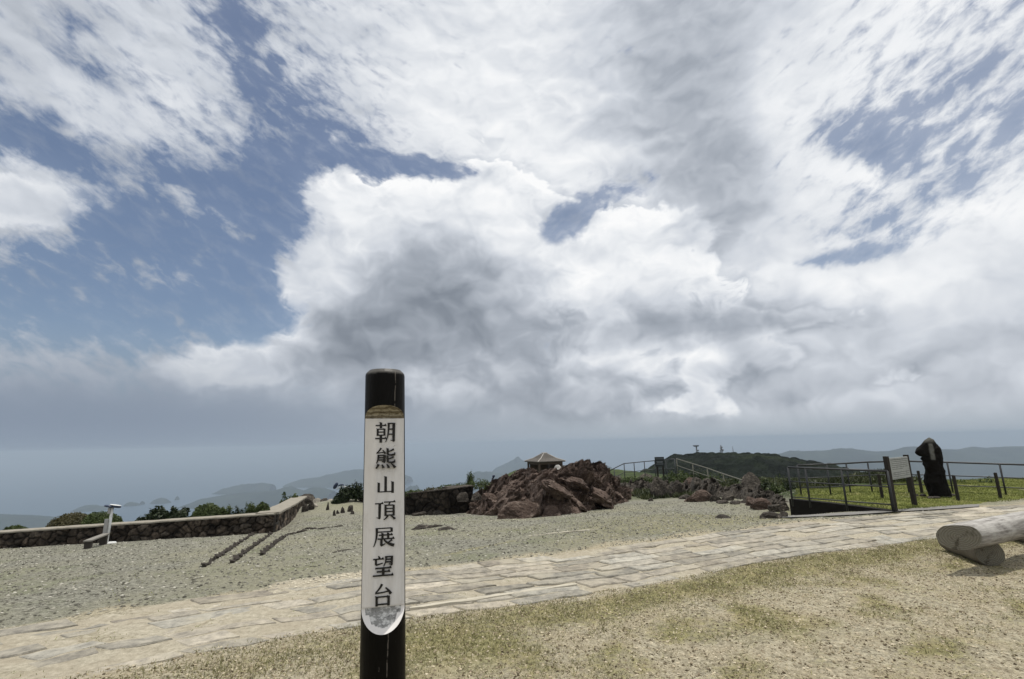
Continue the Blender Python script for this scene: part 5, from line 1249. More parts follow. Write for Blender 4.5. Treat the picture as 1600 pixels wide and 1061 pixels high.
for row in range(10):
    mb = MB()
    hgt_ = .022 if row == 0 else .011; x = -(Lp / 2 - .10); xe = (Lp / 2 - .10) * (1 if row not in (5, 9) else .3)
    if row == 6: zrow_ -= .03
    while x < xe:
        w_ = rl.uniform(.008, .016) * (1.6 if row == 0 else 1)
        c = np.array([cxp[0] + pan[0] * (x + w_ / 2) + pn_[0] * .0437, cxp[1] + pan[1] * (x + w_ / 2) + pn_[1] * .0437])
        mb.box((c[0], c[1], zrow_), (w_ * .8, .0016, hgt_ * rl.uniform(.7, 1)), rz3(ang_)); x += w_ * 1.35
    zrow_ -= .040; mb.build('writing_line', M_FADE, pnl)

# --- dark notice board on the bank, with the handrail round it
def anchor(px, py, d): return at(px, py, d)
b1, b2 = anchor(1028.6, 746, 30), anchor(1037.6, 746, 30)
hb = thing('notice_board', 'small dark board on two legs on the bank beyond the boulders', 'notice board', b1)
s30 = 30 / FOC
for p, hh in ((b1, 745 - 716), (b2, 745 - 716)):
    mb = MB(); mb.box(tuple(p - b1 + np.array([0, .05, hh * s30 / 2 - .15])), (.085, .07, hh * s30 + .3)); mb.build('board_leg', M_WOOD_DARK, hb)
pc = anchor(1030.5, 721.5, 29.9) - b1
M_DKBOARD = simple('dark_green_board', (.016, .020, .020), .6, .3, var=.3)
mb = MB(); mb.box(tuple(pc), (14.5 * s30, .04, 14.5 * s30), None, .006); bp = mb.build('board_panel', M_DKBOARD, hb)
mb = MB()
for dz_, w_ in ((4.4, 12), (.3, 10), (-1.2, 9), (-3.4, 11)): mb.box(tuple(pc + np.array([0, -.026, dz_ * s30])), (w_ * s30, .012, .95 * s30))
mb.build('pale_band', simple('pale_band_paint', (.13, .145, .15), .6, .3), hb)
M_RAILG = simple('grey_handrail_steel', (.030, .034, .037), .5, .4, var=.25)
M_RAILL = simple('dull_olive_handrail', (.115, .112, .088), .6, .35, var=.25)
def railing3(name, label, pts, below, mat, r=.022, postat=None, posth=1.15, rails=(0, .5)):
    """pts = rail top line as (px, py, depth)"""
    T_ = [at(*p) for p in pts]; t = thing(name, label, 'railing', T_[0] - np.array([0, 0, posth])); o0 = T_[0] - np.array([0, 0, posth])
    for k in (postat if postat is not None else range(len(T_))):
        mb = MB(); mb.tube([T_[k] - o0, T_[k] - o0 - np.array([0, 0, posth + .3])], r, 8); mb.build('rail_post', mat, t, True)
    for f in rails:
        mb = MB(); mb.tube([p - o0 - np.array([0, 0, posth * f]) for p in T_], r * (1 if f == 0 else .7), 8); mb.build('top_rail' if f == 0 else 'lower_rail', mat, t, True)
    return t
railing3('railing', 'thin dark railing on the skyline between the red outcrop and the dark board', [(952, 736, 33), (959.5, 732, 33), (975, 724.3, 33), (990.5, 722.8, 33), (1006.5, 721.2, 33), (1023, 719.8, 33), (1040, 718.2, 32), (1054, 717.5, 31)], 0, M_RAILG, .030)
railing3('handrail', 'pale olive handrail sloping down across the bank to the rounded boulder', [(1057, 716.8, 31), (1082, 724.5, 28.5), (1105, 731.5, 26.5), (1130, 740.5, 24.5), (1156, 749, 22.5), (1186, 760.5, 20.5)], 0, M_RAILL, .030, rails=(0, .42), posth=1.0)
railing3('handrail', 'short low handrail beside the ramp wall corner', [(1208, 780.5, 15.5), (1224, 784, 14.6), (1238, 787.5, 13.8)], 0, M_RAILL, .020, rails=(0,), posth=.35)

# ---------------------------------------------------------------- pavilion behind the outcrop
PD_ = 46.0; s46 = PD_ / FOC; pz = at(851, 720, PD_)
pav = thing('pavilion', 'small open wooden pavilion with a hipped shingle roof above the red outcrop', 'pavilion', (pz[0], pz[1], pz[2] - 2.1), rz=rad(24))
M_ROOF, q = new_mat('shingle_roof'); _o = q.n('ShaderNodeTexCoord').outputs['Object']; _z = q.n('ShaderNodeSeparateXYZ', {0: _o}).outputs[2]
_w = q.m('FRACT', q.m('MULTIPLY', _z, 14.0)); _n = q.noise(_o, 8, 4, .6)
finish(q, q.mix(q.rng(_n, .35, .65), (.070, .064, .057), (.125, .115, .104)), .85, q.n('ShaderNodeBump', {'Strength': 1, 'Distance': .03, 'Height': _w}).outputs[0], .2)
W2 = 1.45; rh = 11.0 * s46; ez = 2.1
mb = MB(); t2 = .22
R4 = [(-W2, -W2), (W2, -W2), (W2, W2), (-W2, W2)]; U4 = [(a * t2 / W2, b * t2 / W2) for a, b in R4]
vs = [(a, b, ez) for a, b in R4] + [(a * .55, b * .55, ez + rh * .40) for a, b in R4] + [(a, b, ez + rh) for a, b in U4] + [(a * .97, b * .97, ez - .09) for a, b in R4]
fs = []
for k in range(4): k2 = (k + 1) % 4; fs += [(k, k2, 4 + k2, 4 + k), (4 + k, 4 + k2, 8 + k2, 8 + k), (12 + k, 12 + k2, k2, k)]
fs += [(8, 9, 10, 11), (15, 14, 13, 12)]
mb.add(vs, fs); roof = mb.build('roof', M_ROOF, pav)
M_RIDGE = simple('pale_ridge_metal', (.36, .34, .31), .6, .4, var=.2)
for k in range(4):
    mb = MB(); mb.tube([vs[k], vs[4 + k], vs[8 + k]], .035, 6); o = mb.build('ridge_cap', M_RIDGE, roof)
mb = MB(); mb.box((0, 0, ez + rh + .05), (.42, .42, .10), None, .02); mb.build('roof_finial', M_RIDGE, roof)
M_PAVW = simple('brown_pavilion_timber', (.060, .045, .033), .8, .2, var=.3)
for a, b in R4:
    mb = MB(); mb.box((a * .80, b * .80, 1.02), (.15, .15, 2.05)); mb.build('pillar', M_PAVW, pav)
for a, b, sx, sy in ((0, -1, 1, 0), (0, 1, 1, 0), (-1, 0, 0, 1), (1, 0, 0, 1)):
    mb = MB(); mb.box((a * W2 * .80, b * W2 * .80, 1.90), (W2 * 1.6 - .16 if sx else .12, W2 * 1.6 - .16 if sy else .12, .16)); mb.build('beam', M_PAVW, pav)
mb = MB(); mb.box((0, W2 * .78, 1.15), (W2 * 1.4, .05, 1.3)); mb.box((W2 * .78, 0, 1.15), (.05, W2 * 1.4, 1.3)); mb.build('back_panel', M_PAVW, pav)
mb = MB(); mb.box((-.2, W2 * .45, .62), (W2 * 1.1, .35, .06)); mb.box((-.2, W2 * .45, .30), (.3, .25, .58)); mb.build('bench_seat', M_PAVW, pav)
mb = MB(); mb.box((0, 0, -.1), (W2 * 1.9, W2 * 1.9, .24)); mb.box((0, 0, -1.2), (W2 * 1.7, W2 * 1.7, 1.96)); mb.build('plinth', M_CAP, pav)

# ---------------------------------------------------------------- masts on the far hill
M_MAST = simple('grey_mast_steel', (.16, .17, .18), .5, .4)
HS = 328.0; sH = HS / FOC
m1 = at(1089.2, 708.5, HS); t = thing('radio_mast', 'leftmost mast on the hill, with a wide flat top like a mushroom', 'mast', m1, 'masts on the far hill')
mb = MB(); mb.tube([(0, 0, -2), (-.1, 0, 10.5 * sH)], .45, 8); mb.build('mast_pole', M_MAST, t)
mb = MB(); mb.tube([(-.3, 0, 10.4 * sH), (-.3, 0, 12.6 * sH)], [1.5, 2.1], 12); mb.build('top_platform', M_MAST, t)
mb = MB(); mb.tube([(.5, -.3, 3.4 * sH), (.5, -.3, 5.4 * sH)], .8, 10); mb.build('antenna_drum', M_MAST, t)
m2 = at(1127.5, 707.5, HS); t = thing('radio_mast', 'middle lattice mast on the hill, hung with dishes', 'mast', m2, 'masts on the far hill')
mb = MB(); Hh = 11.6 * sH
for a, b in ((-.6, -.6), (.6, -.6), (.6, .6), (-.6, .6)): mb.tube([(a * 1.2, b * 1.2, -2), (a * .25, b * .25, Hh)], .12, 5)
for k in range(7):
    z0_, z1_ = Hh * k / 7, Hh * (k + 1) / 7; w0, w1 = .72 * (1 - .8 * k / 7), .72 * (1 - .8 * (k + 1) / 7)
    mb.tube([(-w0, -w0, z0_), (w1, -w1, z1_)], .08, 4); mb.tube([(w0, -w0, z0_), (-w1, -w1, z1_)], .08, 4); mb.tube([(-w0, w0, z0_), (-w0, -w0, z0_)], .08, 4)
mb.build('lattice_tower', M_MAST, t)
for dx, z, r in ((-.9, 3.0, .55), (.8, 4.2, .7), (.1, 5.0, .6), (-.5, 7.6, .5), (.5, 8.4, .5)):
    mb = MB(); mb.tube([(dx, -.5, z * sH), (dx, -.9, z * sH)], [r, r * .6], 12); mb.build('dish', M_MAST, t)
m3 = at(1145.8, 707.5, HS); mb = MB(); mb.tube([(0, 0, -2), (0, 0, 5 * sH), (-.15, 0, 10 * sH)], [.28, .2, .08], 6); o = mb.build('radio_mast', M_MAST); o.location = tuple(m3)
tag(o, 'rightmost and thinnest mast on the hill, a plain pole', 'mast', 'masts on the far hill')

# ---------------------------------------------------------------- viewer column and low bench by the long wall
M_WHITE = simple('white_painted_metal', (.62, .63, .62), .45, .4, var=.08, scale=8, dirt=(.33, .33, .31), dirtamt=.5)
M_GREYP = simple('pale_grey_panel', (.30, .30, .29), .6, .3, var=.12)
M_NAVY = simple('dark_blue_enamel', (.008, .020, .050), .35, .5, var=.2)
vb = G(166, 850); vs_ = px2m(vb); zt = vert(vb, 788) - vb[2]
vw = thing('viewing_column', 'white column with a flat dark blue head in front of the long stone wall', 'viewer', vb, rz=facing(vb))
mb = MB(); mb.tube([(0.0, 0, 0), (.012, 0, zt * .45), (.02, 0, zt * .93)], [.034, .032, .030], 14); mb.build('pole', M_WHITE, vw, True)
mb = MB(); mb.tube([(.05, 0, 0.004), (.05, 0, .03)], [.15, .135], 24); mb.build('base_disc', M_WHITE, vw)
mb = MB(); mb.box((-.060, .0, zt * .33), (.075, .10, zt * .60), None, .01); mb.build('side_panel', M_GREYP, vw)
mb = MB(); mb.box((-.035, .0, zt * .84), (.06, .07, zt * .15), None, .012); mb.build('neck', M_GREYP, vw)
hd = []
M3 = Matrix.Rotation(rad(13), 3, 'Y')
def disc(mbx, c, rx, ry, h, n=24, M=M3):
    vs = []; pr = ((.55, -h / 2), (.92, -h * .35), (1, 0), (.92, h * .35), (.5, h / 2))
    for s_, z in pr:
        for k in range(n): v = M @ Vector((rx * s_ * math.cos(2 * math.pi * k / n), ry * s_ * math.sin(2 * math.pi * k / n), z)); vs.append((v.x + c[0], v.y + c[1], v.z + c[2]))
    fs = [(j * n + k, j * n + (k + 1) % n, (j + 1) * n + (k + 1) % n, (j + 1) * n + k) for j in range(4) for k in range(n)] + [tuple(range(n))[::-1], tuple(4 * n + k for k in range(n))]
    mbx.add(vs, fs)
mb = MB(); disc(mb, (-.045, 0, zt * .955), .105, .11, .05); disc(mb, (.09, 0, zt * .935), .105, .12, .055); mb.build('head', M_NAVY, vw, True)
mb = MB(); disc(mb, (.075, .0, zt * .935 + .034), .12, .12, .018); mb.build('head_cover', M_WHITE, vw, True)
bb = G(136, 858); sB = px2m(bb); be = G(163, 851.5); eb = be - bb; ang2 = math.atan2(eb[1], eb[0]); Lb = float(np.hypot(*eb[:2]))
hs = vert(bb, 843.5) - bb[2]
lb = thing('low_bench', 'low grey bench with a thin seat left of the white viewing column', 'bench', bb, rz=ang2)
M_BGREY = simple('worn_grey_timber', (.19, .18, .16), .85, .2, var=.25, scale=12)
mb = MB(); mb.box((Lb / 2 - .02, 0, hs - .02), (Lb + .06, .15, .035), None, .006); mb.build('seat', M_BGREY, lb)
M_BLEG = simple('dark_bench_leg', (.045, .040, .034), .85, .2, var=.2)
for x in (.03, Lb - .08): mb = MB(); mb.box((x, 0, hs / 2 - .045), (.08, .13, hs)); mb.build('leg', M_BLEG, lb)
# blue telescope beyond the post's left, and the two small figures on the bank
tb = at(546, 779, 21.0); tz0 = tb.copy(); tz0[2] -= .5
tl = thing('coin_telescope', 'small dark blue telescope on a curved white arm left of the name post', 'telescope', tz0, rz=facing(tz0)); s21 = 21 / FOC
def L2(px, py): p = at(px, py, 21.0) - tz0; a = -facing(tz0); return (p[0] * math.cos(a) - p[1] * math.sin(a), p[0] * math.sin(a) + p[1] * math.cos(a), p[2])
mb = MB(); mb.tube([L2(545.5, 792), L2(546, 779), L2(547, 770), L2(547.6, 764)], [.03, .032, .05, .045], 10); mb.build('stand', M_WHITE, tl, True)
mb = MB(); mb.tube([L2(547.6, 764.5), L2(543, 761.3), L2(537, 760.2), L2(530.5, 761.5), L2(525.5, 765)], [.03, .026, .022, .022, .016], 8); mb.build('curved_arm', M_WHITE, tl, True)
mb = MB(); a_, b_ = Vector(L2(527.3, 754.2)), Vector(L2(521.7, 763.6)); mb.tube([a_, a_.lerp(b_, .15), a_.lerp(b_, .55), a_.lerp(b_, .88), b_], [.03, .062, .085, .065, .03], 14); mb.build('telescope_body', M_NAVY, tl, True)
mb = MB(); mb.tube([L2(528.5, 759.4), L2(532, 757.6), L2(535.4, 757.2), L2(537.5, 758.6)], [.024, .030, .036, .02], 8); mb.build('eyepiece_tube', M_NAVY, tl, True)
fb = at(769.5, 752.5, 19.0); fb[2] -= .35
fp = thing('viewing_post', 'small dark post with round dark blue head at the left of the red outcrop', 'viewer', fb); s19 = 19 / FOC
mb = MB(); mb.tube([(0, 0, 0), (0, 0, .35), (.02, 0, .35 + 6.0 * s19)], [.06, .065, .035], 10); mb.build('column', simple('dark_blue_column', (.010, .013, .022), .5, .4), fp, True)
mb = MB(); mb.tube([(.04, 0, .35 + 5.8 * s19), (.045, 0, .35 + 7.2 * s19), (.05, 0, .35 + 9.2 * s19), (.05, 0, .35 + 10.4 * s19)], [.025, .055, .055, .025], 12); mb.build('head', M_NAVY, fp, True)

# ---------------------------------------------------------------- bushes
M_HEART = simple('bush_core', (.012, .015, .006), .95, .1, var=.5, scale=20)
def bush(label, base, w, h, dep=None, mat=None, n=2600, leaf=.035, seed=0, name='bush', grp=None, tidy=.9, stems=True, tall=False, cat='bush'):
    r_ = np.random.default_rng(seed); dep = dep or w * .8
    t = thing(name, label, cat, base, grp)
    u = r_.normal(size=(n, 3)); u /= np.linalg.norm(u, axis=1)[:, None]; u[:, 2] = np.abs(u[:, 2]) * (1 if not tall else 1) - .12 * (r_.random(n) < .3)
    lump = 1 + (1 - tidy) * 2.2 * fbm(u[:, 0] * 2.2 + seed, u[:, 1] * 2.2, u[:, 2] * 2.2, 3) + .05 * fbm(u[:, 0] * 7 + seed, u[:, 1] * 7, u[:, 2] * 7, 2)
    rad_ = (.80 + .22 * r_.random(n) ** .5) * lump
    c = u * rad_[:, None] * np.array([w / 2, dep / 2, h]); 
    nrm = u + r_.normal(size=(n, 3)) * .55; nrm /= np.linalg.norm(nrm, axis=1)[:, None]
    a = np.cross(nrm, r_.normal(size=(n, 3))); a /= np.linalg.norm(a, axis=1)[:, None]; b = np.cross(nrm, a)
    s_ = leaf * (.6 + .8 * r_.random(n))[:, None]
    q4 = np.stack([c - a * s_, c - b * s_ * .5 + nrm * s_ * .15, c + a * s_, c + b * s_ * .5 + nrm * s_ * .15], 1).reshape(-1, 3)
    f = np.arange(n * 4).reshape(n, 4)
    tn = np.clip(.45 + .35 * fbm(u[:, 0] * 3 + seed, u[:, 1] * 3, u[:, 2] * 3, 2) + .25 * (r_.random(n) - .5), 0, 1)
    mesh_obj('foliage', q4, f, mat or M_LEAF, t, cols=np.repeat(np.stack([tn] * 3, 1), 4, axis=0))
    if tidy > .85:                                  # solid dark core added inside a clipped bush, so that no daylight shows
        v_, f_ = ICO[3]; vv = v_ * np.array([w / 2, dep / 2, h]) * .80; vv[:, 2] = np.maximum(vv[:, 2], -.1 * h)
        mesh_obj('dark_core', vv, f_, M_HEART, t)
    if stems:
        mb = MB(); rs = random.Random(seed)
        for k in range(7):
            ax, ay = rs.uniform(-.3, .3) * w, rs.uniform(-.3, .3) * dep; mb.tube([(ax * .3, ay * .3, -.25), (ax * .7, ay * .7, h * .35), (ax, ay, h * .78)], [.02, .014, .005], 5)
        mb.build('stems', M_BARK, t)
    return t
BG = 'bushes behind the long stone wall'
def wbush(pxc, w_px, top, label, back=.9, mat=None, seed=0, tidy=.96, leaf=.024, dens=13000, n=None, grp=BG, hid=10, xdep=None):
    """bush standing behind the left wall: its crown tops out on photograph row top"""
    bw = G(min(pxc, 427), float(np.interp(pxc, [0, 427], [857, 832]))); d = depth(bw) + back; p = at(pxc, float(np.interp(pxc, [0, 427], [830, 801])) + hid, d)
    p[2] = min(p[2], bw[2] + .3); h = vert(p, top) - p[2]; w = w_px * d / FOC
    return bush(label, p, w, h, xdep, mat, n or int(dens * w * max(.35, h)) + 500, leaf, seed, grp=grp, tidy=tidy)
wbush(22, 40, 821.5, 'small flat bush at the left end of the long wall', seed=1, leaf=.03)
wbush(112, 76, 801.5, 'reddish tinged left half of the big clipped dome behind the viewing column', mat=M_LEAF_RED, seed=2, xdep=.9)
wbush(153, 70, 800, 'green right half of the big clipped dome behind the viewing column', seed=3, back=.95, xdep=.9)
wbush(243, 40, 801, 'low ragged dark shrub left of the round clipped bush', mat=M_LEAF_DARK, seed=4, tidy=.55, leaf=.045)
wbush(274, 42, 799.5, 'low ragged dark shrub touching the round clipped bush', mat=M_LEAF_DARK, seed=5, tidy=.55, leaf=.045)
wbush(323, 52, 787, 'round clipped green bush behind the middle of the long wall', seed=6)
wbush(352, 26, 795, 'small light green bush at the right side of the round clipped one', seed=7, tidy=.7)
wbush(372, 24, 798, 'low dark sprig of leaves between two clipped bushes', mat=M_LEAF_DARK, seed=8, tidy=.55)
wbush(390, 18, 790, 'small upright shrub left of the little clipped bush', seed=9, tidy=.6)
wbush(408, 27, 785, 'little clipped bush just before the wall corner', seed=10)
wbush(433, 18, 794, 'pale green shrub right behind the wall corner', seed=11, tidy=.6, back=4.5)
wbush(450, 34, 783.5, 'loose green shrub behind the short wall', seed=12, tidy=.6, back=7.5, leaf=.05, hid=14)
wbush(468, 22, 784, 'small dark shrub below the square boulder', mat=M_LEAF_DARK, seed=13, tidy=.6, back=9, hid=14)
def fbush(px, py, d, wpx, hpx, label, mat=None, seed=0, tidy=.6, leaf=.04, n=1500, grp=None, name='bush', **k):
    p = at(px, py, d); s_ = d / FOC; return bush(label, p, wpx * s_, hpx * s_, None, mat, n, leaf, seed, name=name, grp=grp, tidy=tidy, **k)
SG = 'dark shrubs on the slope left of the post'
fbush(534, 783, 19.0, 16, 17, 'left of the dark shrubs rising above the slope by the post', M_LEAF_DARK, 21, grp=SG)
fbush(526, 789, 18.8, 12, 9, 'lowest dark shrub spilling down the slope by the post', M_LEAF_DARK, 22, grp=SG)
fbush(543, 778, 19.2, 16, 15, 'middle dark shrub around the white telescope stand', M_LEAF_DARK, 23, grp=SG)
fbush(556, 778, 19.4, 16, 19, 'right dark shrub close to the left side of the post', M_LEAF_DARK, 24, grp=SG)
fbush(566, 776, 19.4, 12, 9, 'low dark shrub touching the post in view', M_LEAF_DARK, 25, grp=SG)
fbush(735, 758, 17.6, 11, 16, 'little upright green shrub on top of the dark wall', M_LEAF, 26, .55, .03, 900)
WG = 'low growth along the dark wall top'
for k, (a, w_, h_) in enumerate([(650, 34, 7), (675, 34, 8), (700, 36, 9), (722, 32, 9), (752, 36, 12)]):
    fbush(a, float(np.interp(a, [632, 760], [775, 762])), 17.2, w_, h_, ['trailing growth on the wall top just right of the post', 'second patch of growth along the dark wall top from the post', 'middle patch of growth along the dark wall top', 'green patch of growth under the little upright shrub', 'grassy patch where the dark wall runs into the outcrop'][k], M_LEAF_RED if k in (1, ) else M_LEAF, 30 + k, .7, .03, 900, grp=WG)
# scrub round the bank, the boulders and the lawn
scr = [(1066, 752, 27, 34, 14, 0), (1090, 748, 29, 30, 14, 1), (1115, 757, 26, 36, 14, 0), (1140, 765, 24, 34, 15, 1), (1166, 772, 22, 34, 16, 0), (1200, 775, 19, 36, 20, 1), (1222, 780, 17, 30, 20, 0), (1048, 750, 29, 24, 9, 1), (1010, 750, 31, 30, 6, 0), (985, 750, 32, 30, 6, 0),
       (1240, 777, 17, 26, 22, 1), (1215, 764, 24, 40, 16, 0), (1250, 770, 21, 36, 14, 1), (1190, 758, 27, 36, 12, 1)]
labs = ['pale grassy scrub right of the small dark board', 'dark scrub high on the bank under the handrail top', 'olive scrub midway along the sloping handrail', 'dark scrub under the middle of the sloping handrail', 'scrub left of the large rounded boulder', 'leafy scrub right of the large rounded boulder', 'scrub just left of the ramp railing', 'low tuft behind the legs of the small dark board', 'low growth under the skyline railing, nearer the board', 'low growth under the skyline railing, nearer the outcrop',
        'dark leaves behind the left end of the ramp railing', 'far scrub behind the rounded boulder', 'far scrub seen through the ramp railing corner', 'far scrub above the rounded boulder']
for k, (a, b, d, w_, h_, kd) in enumerate(scr): fbush(a, b + 3, d, w_, h_, labs[k], (M_LEAF, M_LEAF_DARK)[kd], 50 + k, .5, .05, 1300, grp='scrub on the bank beyond the boulders')
LG = 'bushes at the back of the lawn'
lw = [(1259, 777, 15.2, 24, 16, 1, .85, 'round dark bush inside the corner of the ramp railing'), (1336, 769, 15.6, 24, 13, 1, .85, 'round dark bush behind the middle of the ramp railing'), (1409, 769, 16.4, 24, 12, 1, .7, 'dark bush behind the notice board'), (1285, 768, 18, 34, 14, 0, .5, 'loose growth between the two round dark bushes'),
      (1310, 767, 19, 34, 14, 1, .5, 'loose dark growth left of the second round bush'), (1365, 768, 18, 34, 12, 0, .5, 'loose growth right of the second round bush'), (1388, 768, 18, 30, 12, 1, .5, 'growth just left of the notice board'), (1432, 768, 18, 30, 12, 0, .5, 'growth between the notice board and the standing stone'),
      (1500, 768, 15.6, 40, 13, 0, .5, 'low leafy growth right of the standing stone'), (1522, 769, 15.4, 34, 11, 1, .5, 'low dark growth halfway to the rightmost wooden post'), (1545, 769, 15.2, 28, 17, 0, .5, 'taller leafy shrub left of the rightmost wooden post'), (1580, 770, 15, 36, 6, 1, .5, 'sparse growth right of the rightmost wooden post')]
for k, (a, b, d, w_, h_, kd, td, lab) in enumerate(lw): fbush(a, b + 1, d, w_, h_, lab, (M_LEAF, M_LEAF_DARK)[kd], 80 + k, td, .035, 1500, grp=LG)

M_SCRUB = leaf_material('bank_scrub', (.014, .020, .006), (.045, .055, .018), (.12, .12, .05))
# ---------------------------------------------------------------- grass, straw and gravel
def blades(name, label, XYZ, hmin, hmax, wid, mat, tint, seed=0, splay=.6, cat='grass'):
    r_ = np.random.default_rng(seed); n = len(XYZ)
    h = r_.uniform(hmin, hmax, n); a = r_.uniform(0, 2 * math.pi, n); w = wid * r_.uniform(.6, 1.3, n)
    b = r_.uniform(0, 2 * math.pi, n); sp_ = splay * r_.random(n) * h * 1.6
    dx, dy = np.cos(a) * w, np.sin(a) * w
    p0 = XYZ + np.stack([-dx, -dy, np.zeros(n)], 1); p1 = XYZ + np.stack([dx, dy, np.zeros(n)], 1)
    p2 = XYZ + np.stack([np.cos(b) * sp_, np.sin(b) * sp_, h * (1 - .35 * splay * r_.random(n))], 1)
    V = np.stack([p0, p1, p2], 1).reshape(-1, 3); F = np.arange(3 * n).reshape(n, 3)
    o = mesh_obj(name, V, F, mat, cols=np.repeat(np.stack([tint] * 3, 1), 3, axis=0)); return tag(o, label, cat, kind='stuff')
def gz_near(x, y): return full_z(x, y) + fbm(x * 1.1, y * 1.1, 0, 3) * .018
# lawn
r_ = np.random.default_rng(3); n = 90000; x = r_.uniform(7.3, 19, n); y = r_.uniform(10.6, 17.6, n); k = poly_dist(x, y, LAWN) < -.03; x, y = x[k], y[k]
z = .03 + .05 * fbm(x * .8, y * .8, 4, 3); tn = np.clip(.40 + .5 * fbm(x * .9, y * .9, 2, 3) + .3 * (r_.random(len(x)) - .5), 0, 1)
blades('lawn_grass', 'short bright green grass of the raised lawn', np.stack([x, y, z], 1), .015, .05, .006, M_GRASS, tn, 4)
M_DRYGRASS = leaf_material('worn_grass_blades', (.10, .10, .040), (.235, .22, .105), (.43, .385, .22))
# foreground straw and worn grass, thicker along the near edge of the path
n = 420000; x = r_.uniform(-5, 9.5, n); y = r_.uniform(2.6, 9.5, n) ; dn_ = polyline_side(x, y, PE_NEAR); cl = fbm(x * 2.2, y * 2.2, 12, 3)
pr_ = np.where(dn_ < .08, .10 + .55 * np.exp(-((dn_ + .3) / .55) ** 2) * sst(-4, -1, x) + .40 * np.exp(-((x + .55) / .95) ** 2 - ((y - 4.35) / .8) ** 2) + .45 * np.clip(cl, 0, 1) + .9 * np.clip(.60 * fbm(x * 1.6, y * 1.6, 9, 5) + .16, 0, .6), 0)
k = r_.random(n) < pr_; x, y, dn_, cl = x[k], y[k], dn_[k], cl[k]; gr_ = np.clip(.75 * np.exp(-((dn_ + .3) / .5) ** 2) + .9 * np.exp(-((x + .55) / .9) ** 2 - ((y - 4.35) / .75) ** 2) + .5 * cl + 1.6 * np.clip(.75 * fbm(x * 1.6, y * 1.6, 9, 5), 0, 1), 0, 1)
isg = r_.random(len(x)) < gr_ * .8; z = gz_near(x, y)
P_ = np.stack([x, y, z], 1)
tn = np.clip(.35 + .7 * (r_.random(len(x)) - .3), 0, 1)
blades('grass', 'short worn green grass along the near edge of the path', P_[isg], .008, .038, .0042, M_DRYGRASS, tn[isg], 5, .9)
blades('straw', 'dry straw litter on the sandy foreground', P_[~isg], .004, .020, .0055, M_STRAW, tn[~isg], 6, 1.6, 'straw')
# tufts between the slabs
n = 70000; x = r_.uniform(-8, 9, n); y = r_.uniform(3.2, 12, n); m1 = np.minimum(-polyline_side(x, y, PE_FAR), polyline_side(x, y, PE_NEAR)); cl = fbm(x * 1.3, y * 2.2, 31, 4)
k = (m1 > -.05) & (r_.random(n) < np.clip(1.3 * (cl - .12), 0, .8) * (.35 + .65 * sst(1, -3, x))); x, y = x[k], y[k]
blades('path_weeds', 'low weeds rooted in the joints of the stone path', np.stack([x, y, gz_near(x, y)], 1), .006, .024, .004, M_GRASS, np.clip(.4 + .6 * (r_.random(len(x)) - .3), 0, 1), 18, 1.0)
# low scrub covering the bank beyond the rocks
n = 90000; x = r_.uniform(4, 20, n); y = r_.uniform(14.5, 36, n); cl = fbm(x * .7, y * .7, 51, 4); pdx = poly_dist(x, y, PLATEAU)
k = (x > 3.2 + .09 * y) & ((y > 19.5) | ((x > y * .56) & (poly_dist(x, y, LAWN) > .15))) & (cl > -.25) & (pdx < 3) & (x < y * .80); x, y, cl = x[k], y[k], cl[k]
blades('ground_scrub', 'low dark green scrub covering the bank beyond the rocks', np.stack([x, y, gz_near(x, y)], 1), .04, .26, .035, M_SCRUB, np.clip(.35 + .8 * cl + .4 * (r_.random(len(x)) - .5), 0, 1), 19, .8, 'scrub')
# green tufts between slabs and on the gravel
n = 60000; x = r_.uniform(-7, 9, n); y = r_.uniform(4, 15, n); df_ = polyline_side(x, y, PE_FAR); cl = fbm(x * .9, y * .9, 41, 3)
k = (df_ > .1) & (r_.random(n) < np.clip(.10 + .5 * sst(-2, 2, x) * sst(6, 2, df_) + .5 * cl, 0, .8)); x, y = x[k], y[k]
blades('gravel_weeds', 'sparse yellow green weeds growing through the gravel', np.stack([x, y, gz_near(x, y)], 1), .006, .024, .005, M_GRASS, np.clip(.5 + .6 * (r_.random(len(x)) - .3), 0, 1), 8, 1.0)
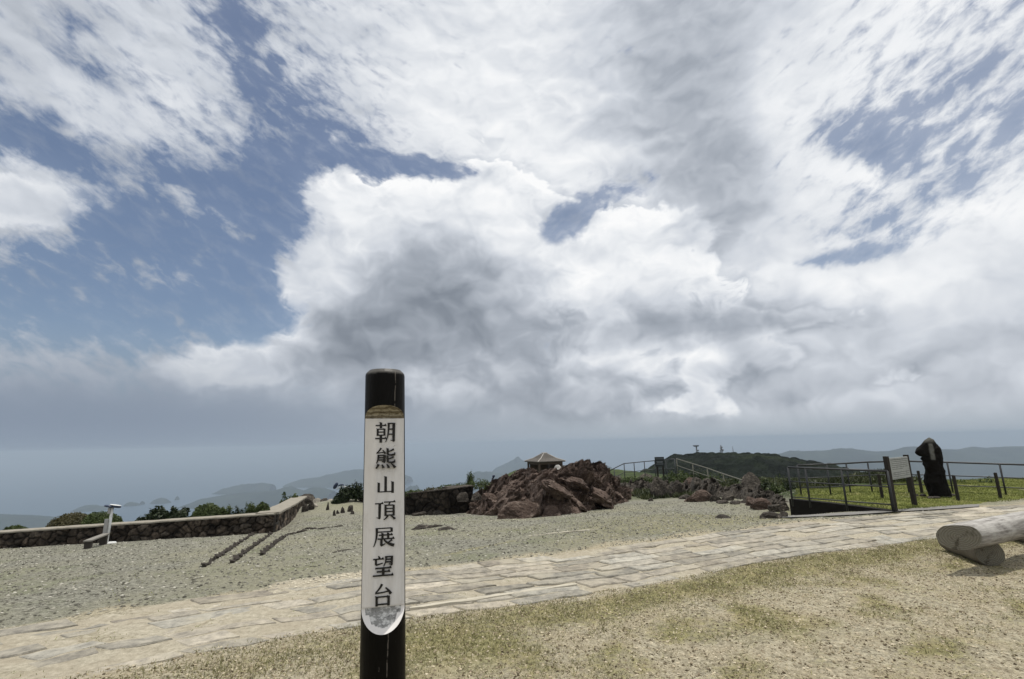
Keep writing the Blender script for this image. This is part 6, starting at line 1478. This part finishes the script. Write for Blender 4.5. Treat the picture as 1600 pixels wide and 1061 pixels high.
# stones
def pebbles(name, label, x, y, smin, smax, mat, seed, power=2.0):
    r_ = np.random.default_rng(seed); n = len(x); s = smin + (smax - smin) * r_.random(n) ** power
    o = np.array([(1, 0, 0), (0, 1, 0), (-1, 0, 0), (0, -1, 0), (0, 0, 1), (0, 0, -1.0)]); F = np.array([(0, 1, 4), (1, 2, 4), (2, 3, 4), (3, 0, 4), (1, 0, 5), (2, 1, 5), (3, 2, 5), (0, 3, 5)])
    a = r_.uniform(0, 6.28, n); V = o[None] * r_.uniform(.6, 1.25, (n, 6, 1)) * s[:, None, None] * np.array([1, .8, .55]); c, sn = np.cos(a)[:, None], np.sin(a)[:, None]
    V = np.stack([V[..., 0] * c - V[..., 1] * sn, V[..., 0] * sn + V[..., 1] * c, V[..., 2]], -1) + np.stack([x, y, gz_near(x, y) + s * .15], 1)[:, None]
    tn = np.repeat(r_.random(n), 6); oo = mesh_obj(name, V.reshape(-1, 3), (F[None] + 6 * np.arange(n)[:, None, None]).reshape(-1, 3), mat, cols=np.stack([tn] * 3, 1)); return tag(oo, label, 'stones', kind='stuff')
mt, q = new_mat('gravel_stones'); _t = q.n('ShaderNodeAttribute', attribute_name='tint').outputs['Fac']
finish(q, q.ramp(_t, [(0, (.055, .052, .042)), (.4, (.15, .145, .118)), (.85, (.25, .242, .20)), (1, (.46, .44, .38))]), .9, None, .2); M_GRAV = mt
mt, q = new_mat('earth_crumbs'); _t = q.n('ShaderNodeAttribute', attribute_name='tint').outputs['Fac']
finish(q, q.ramp(_t, [(0, (.06, .045, .028)), (.3, (.15, .12, .08)), (.7, (.40, .34, .24)), (1, (.52, .46, .34))]), .95, None, .1); M_CRUMB = mt
n = 90000; x = r_.uniform(-14, 9, n); y = 4 + 14 * r_.random(n) ** 1.3; k = (polyline_side(x, y, PE_FAR) > .05) & (poly_dist(x, y, PLATEAU) < -.1) & (poly_dist(x, y, LAWN) > .1); x, y = x[k], y[k]
pebbles('gravel', 'grey green gravel covering the open ground behind the path', x, y, .006, .030, M_GRAV, 9, 3.0)
n = 110000; x = r_.uniform(-5, 9, n); y = r_.uniform(2.6, 9, n); k = polyline_side(x, y, PE_NEAR) < .1; x, y = x[k], y[k]
pebbles('earth_crumbs', 'crumbs of earth and small stones on the sandy foreground', x, y, .003, .017, M_CRUMB, 10, 3.0)
# pale stones in the washed strip left of the post
n = 200; f = r_.random(n); x = sp0[0] + (sp1[0] - sp0[0]) * f + r_.normal(0, .10, n); y = sp0[1] + (sp1[1] - sp0[1]) * f + r_.normal(0, .13, n)
M_PALE = simple('pale_washed_stone', (.46, .42, .33), .9, .2, var=.2)
pebbles('pale_stones', 'pale washed stones in the sandy strip left of the post', x, y, .008, .034, M_PALE, 12, 2.0)
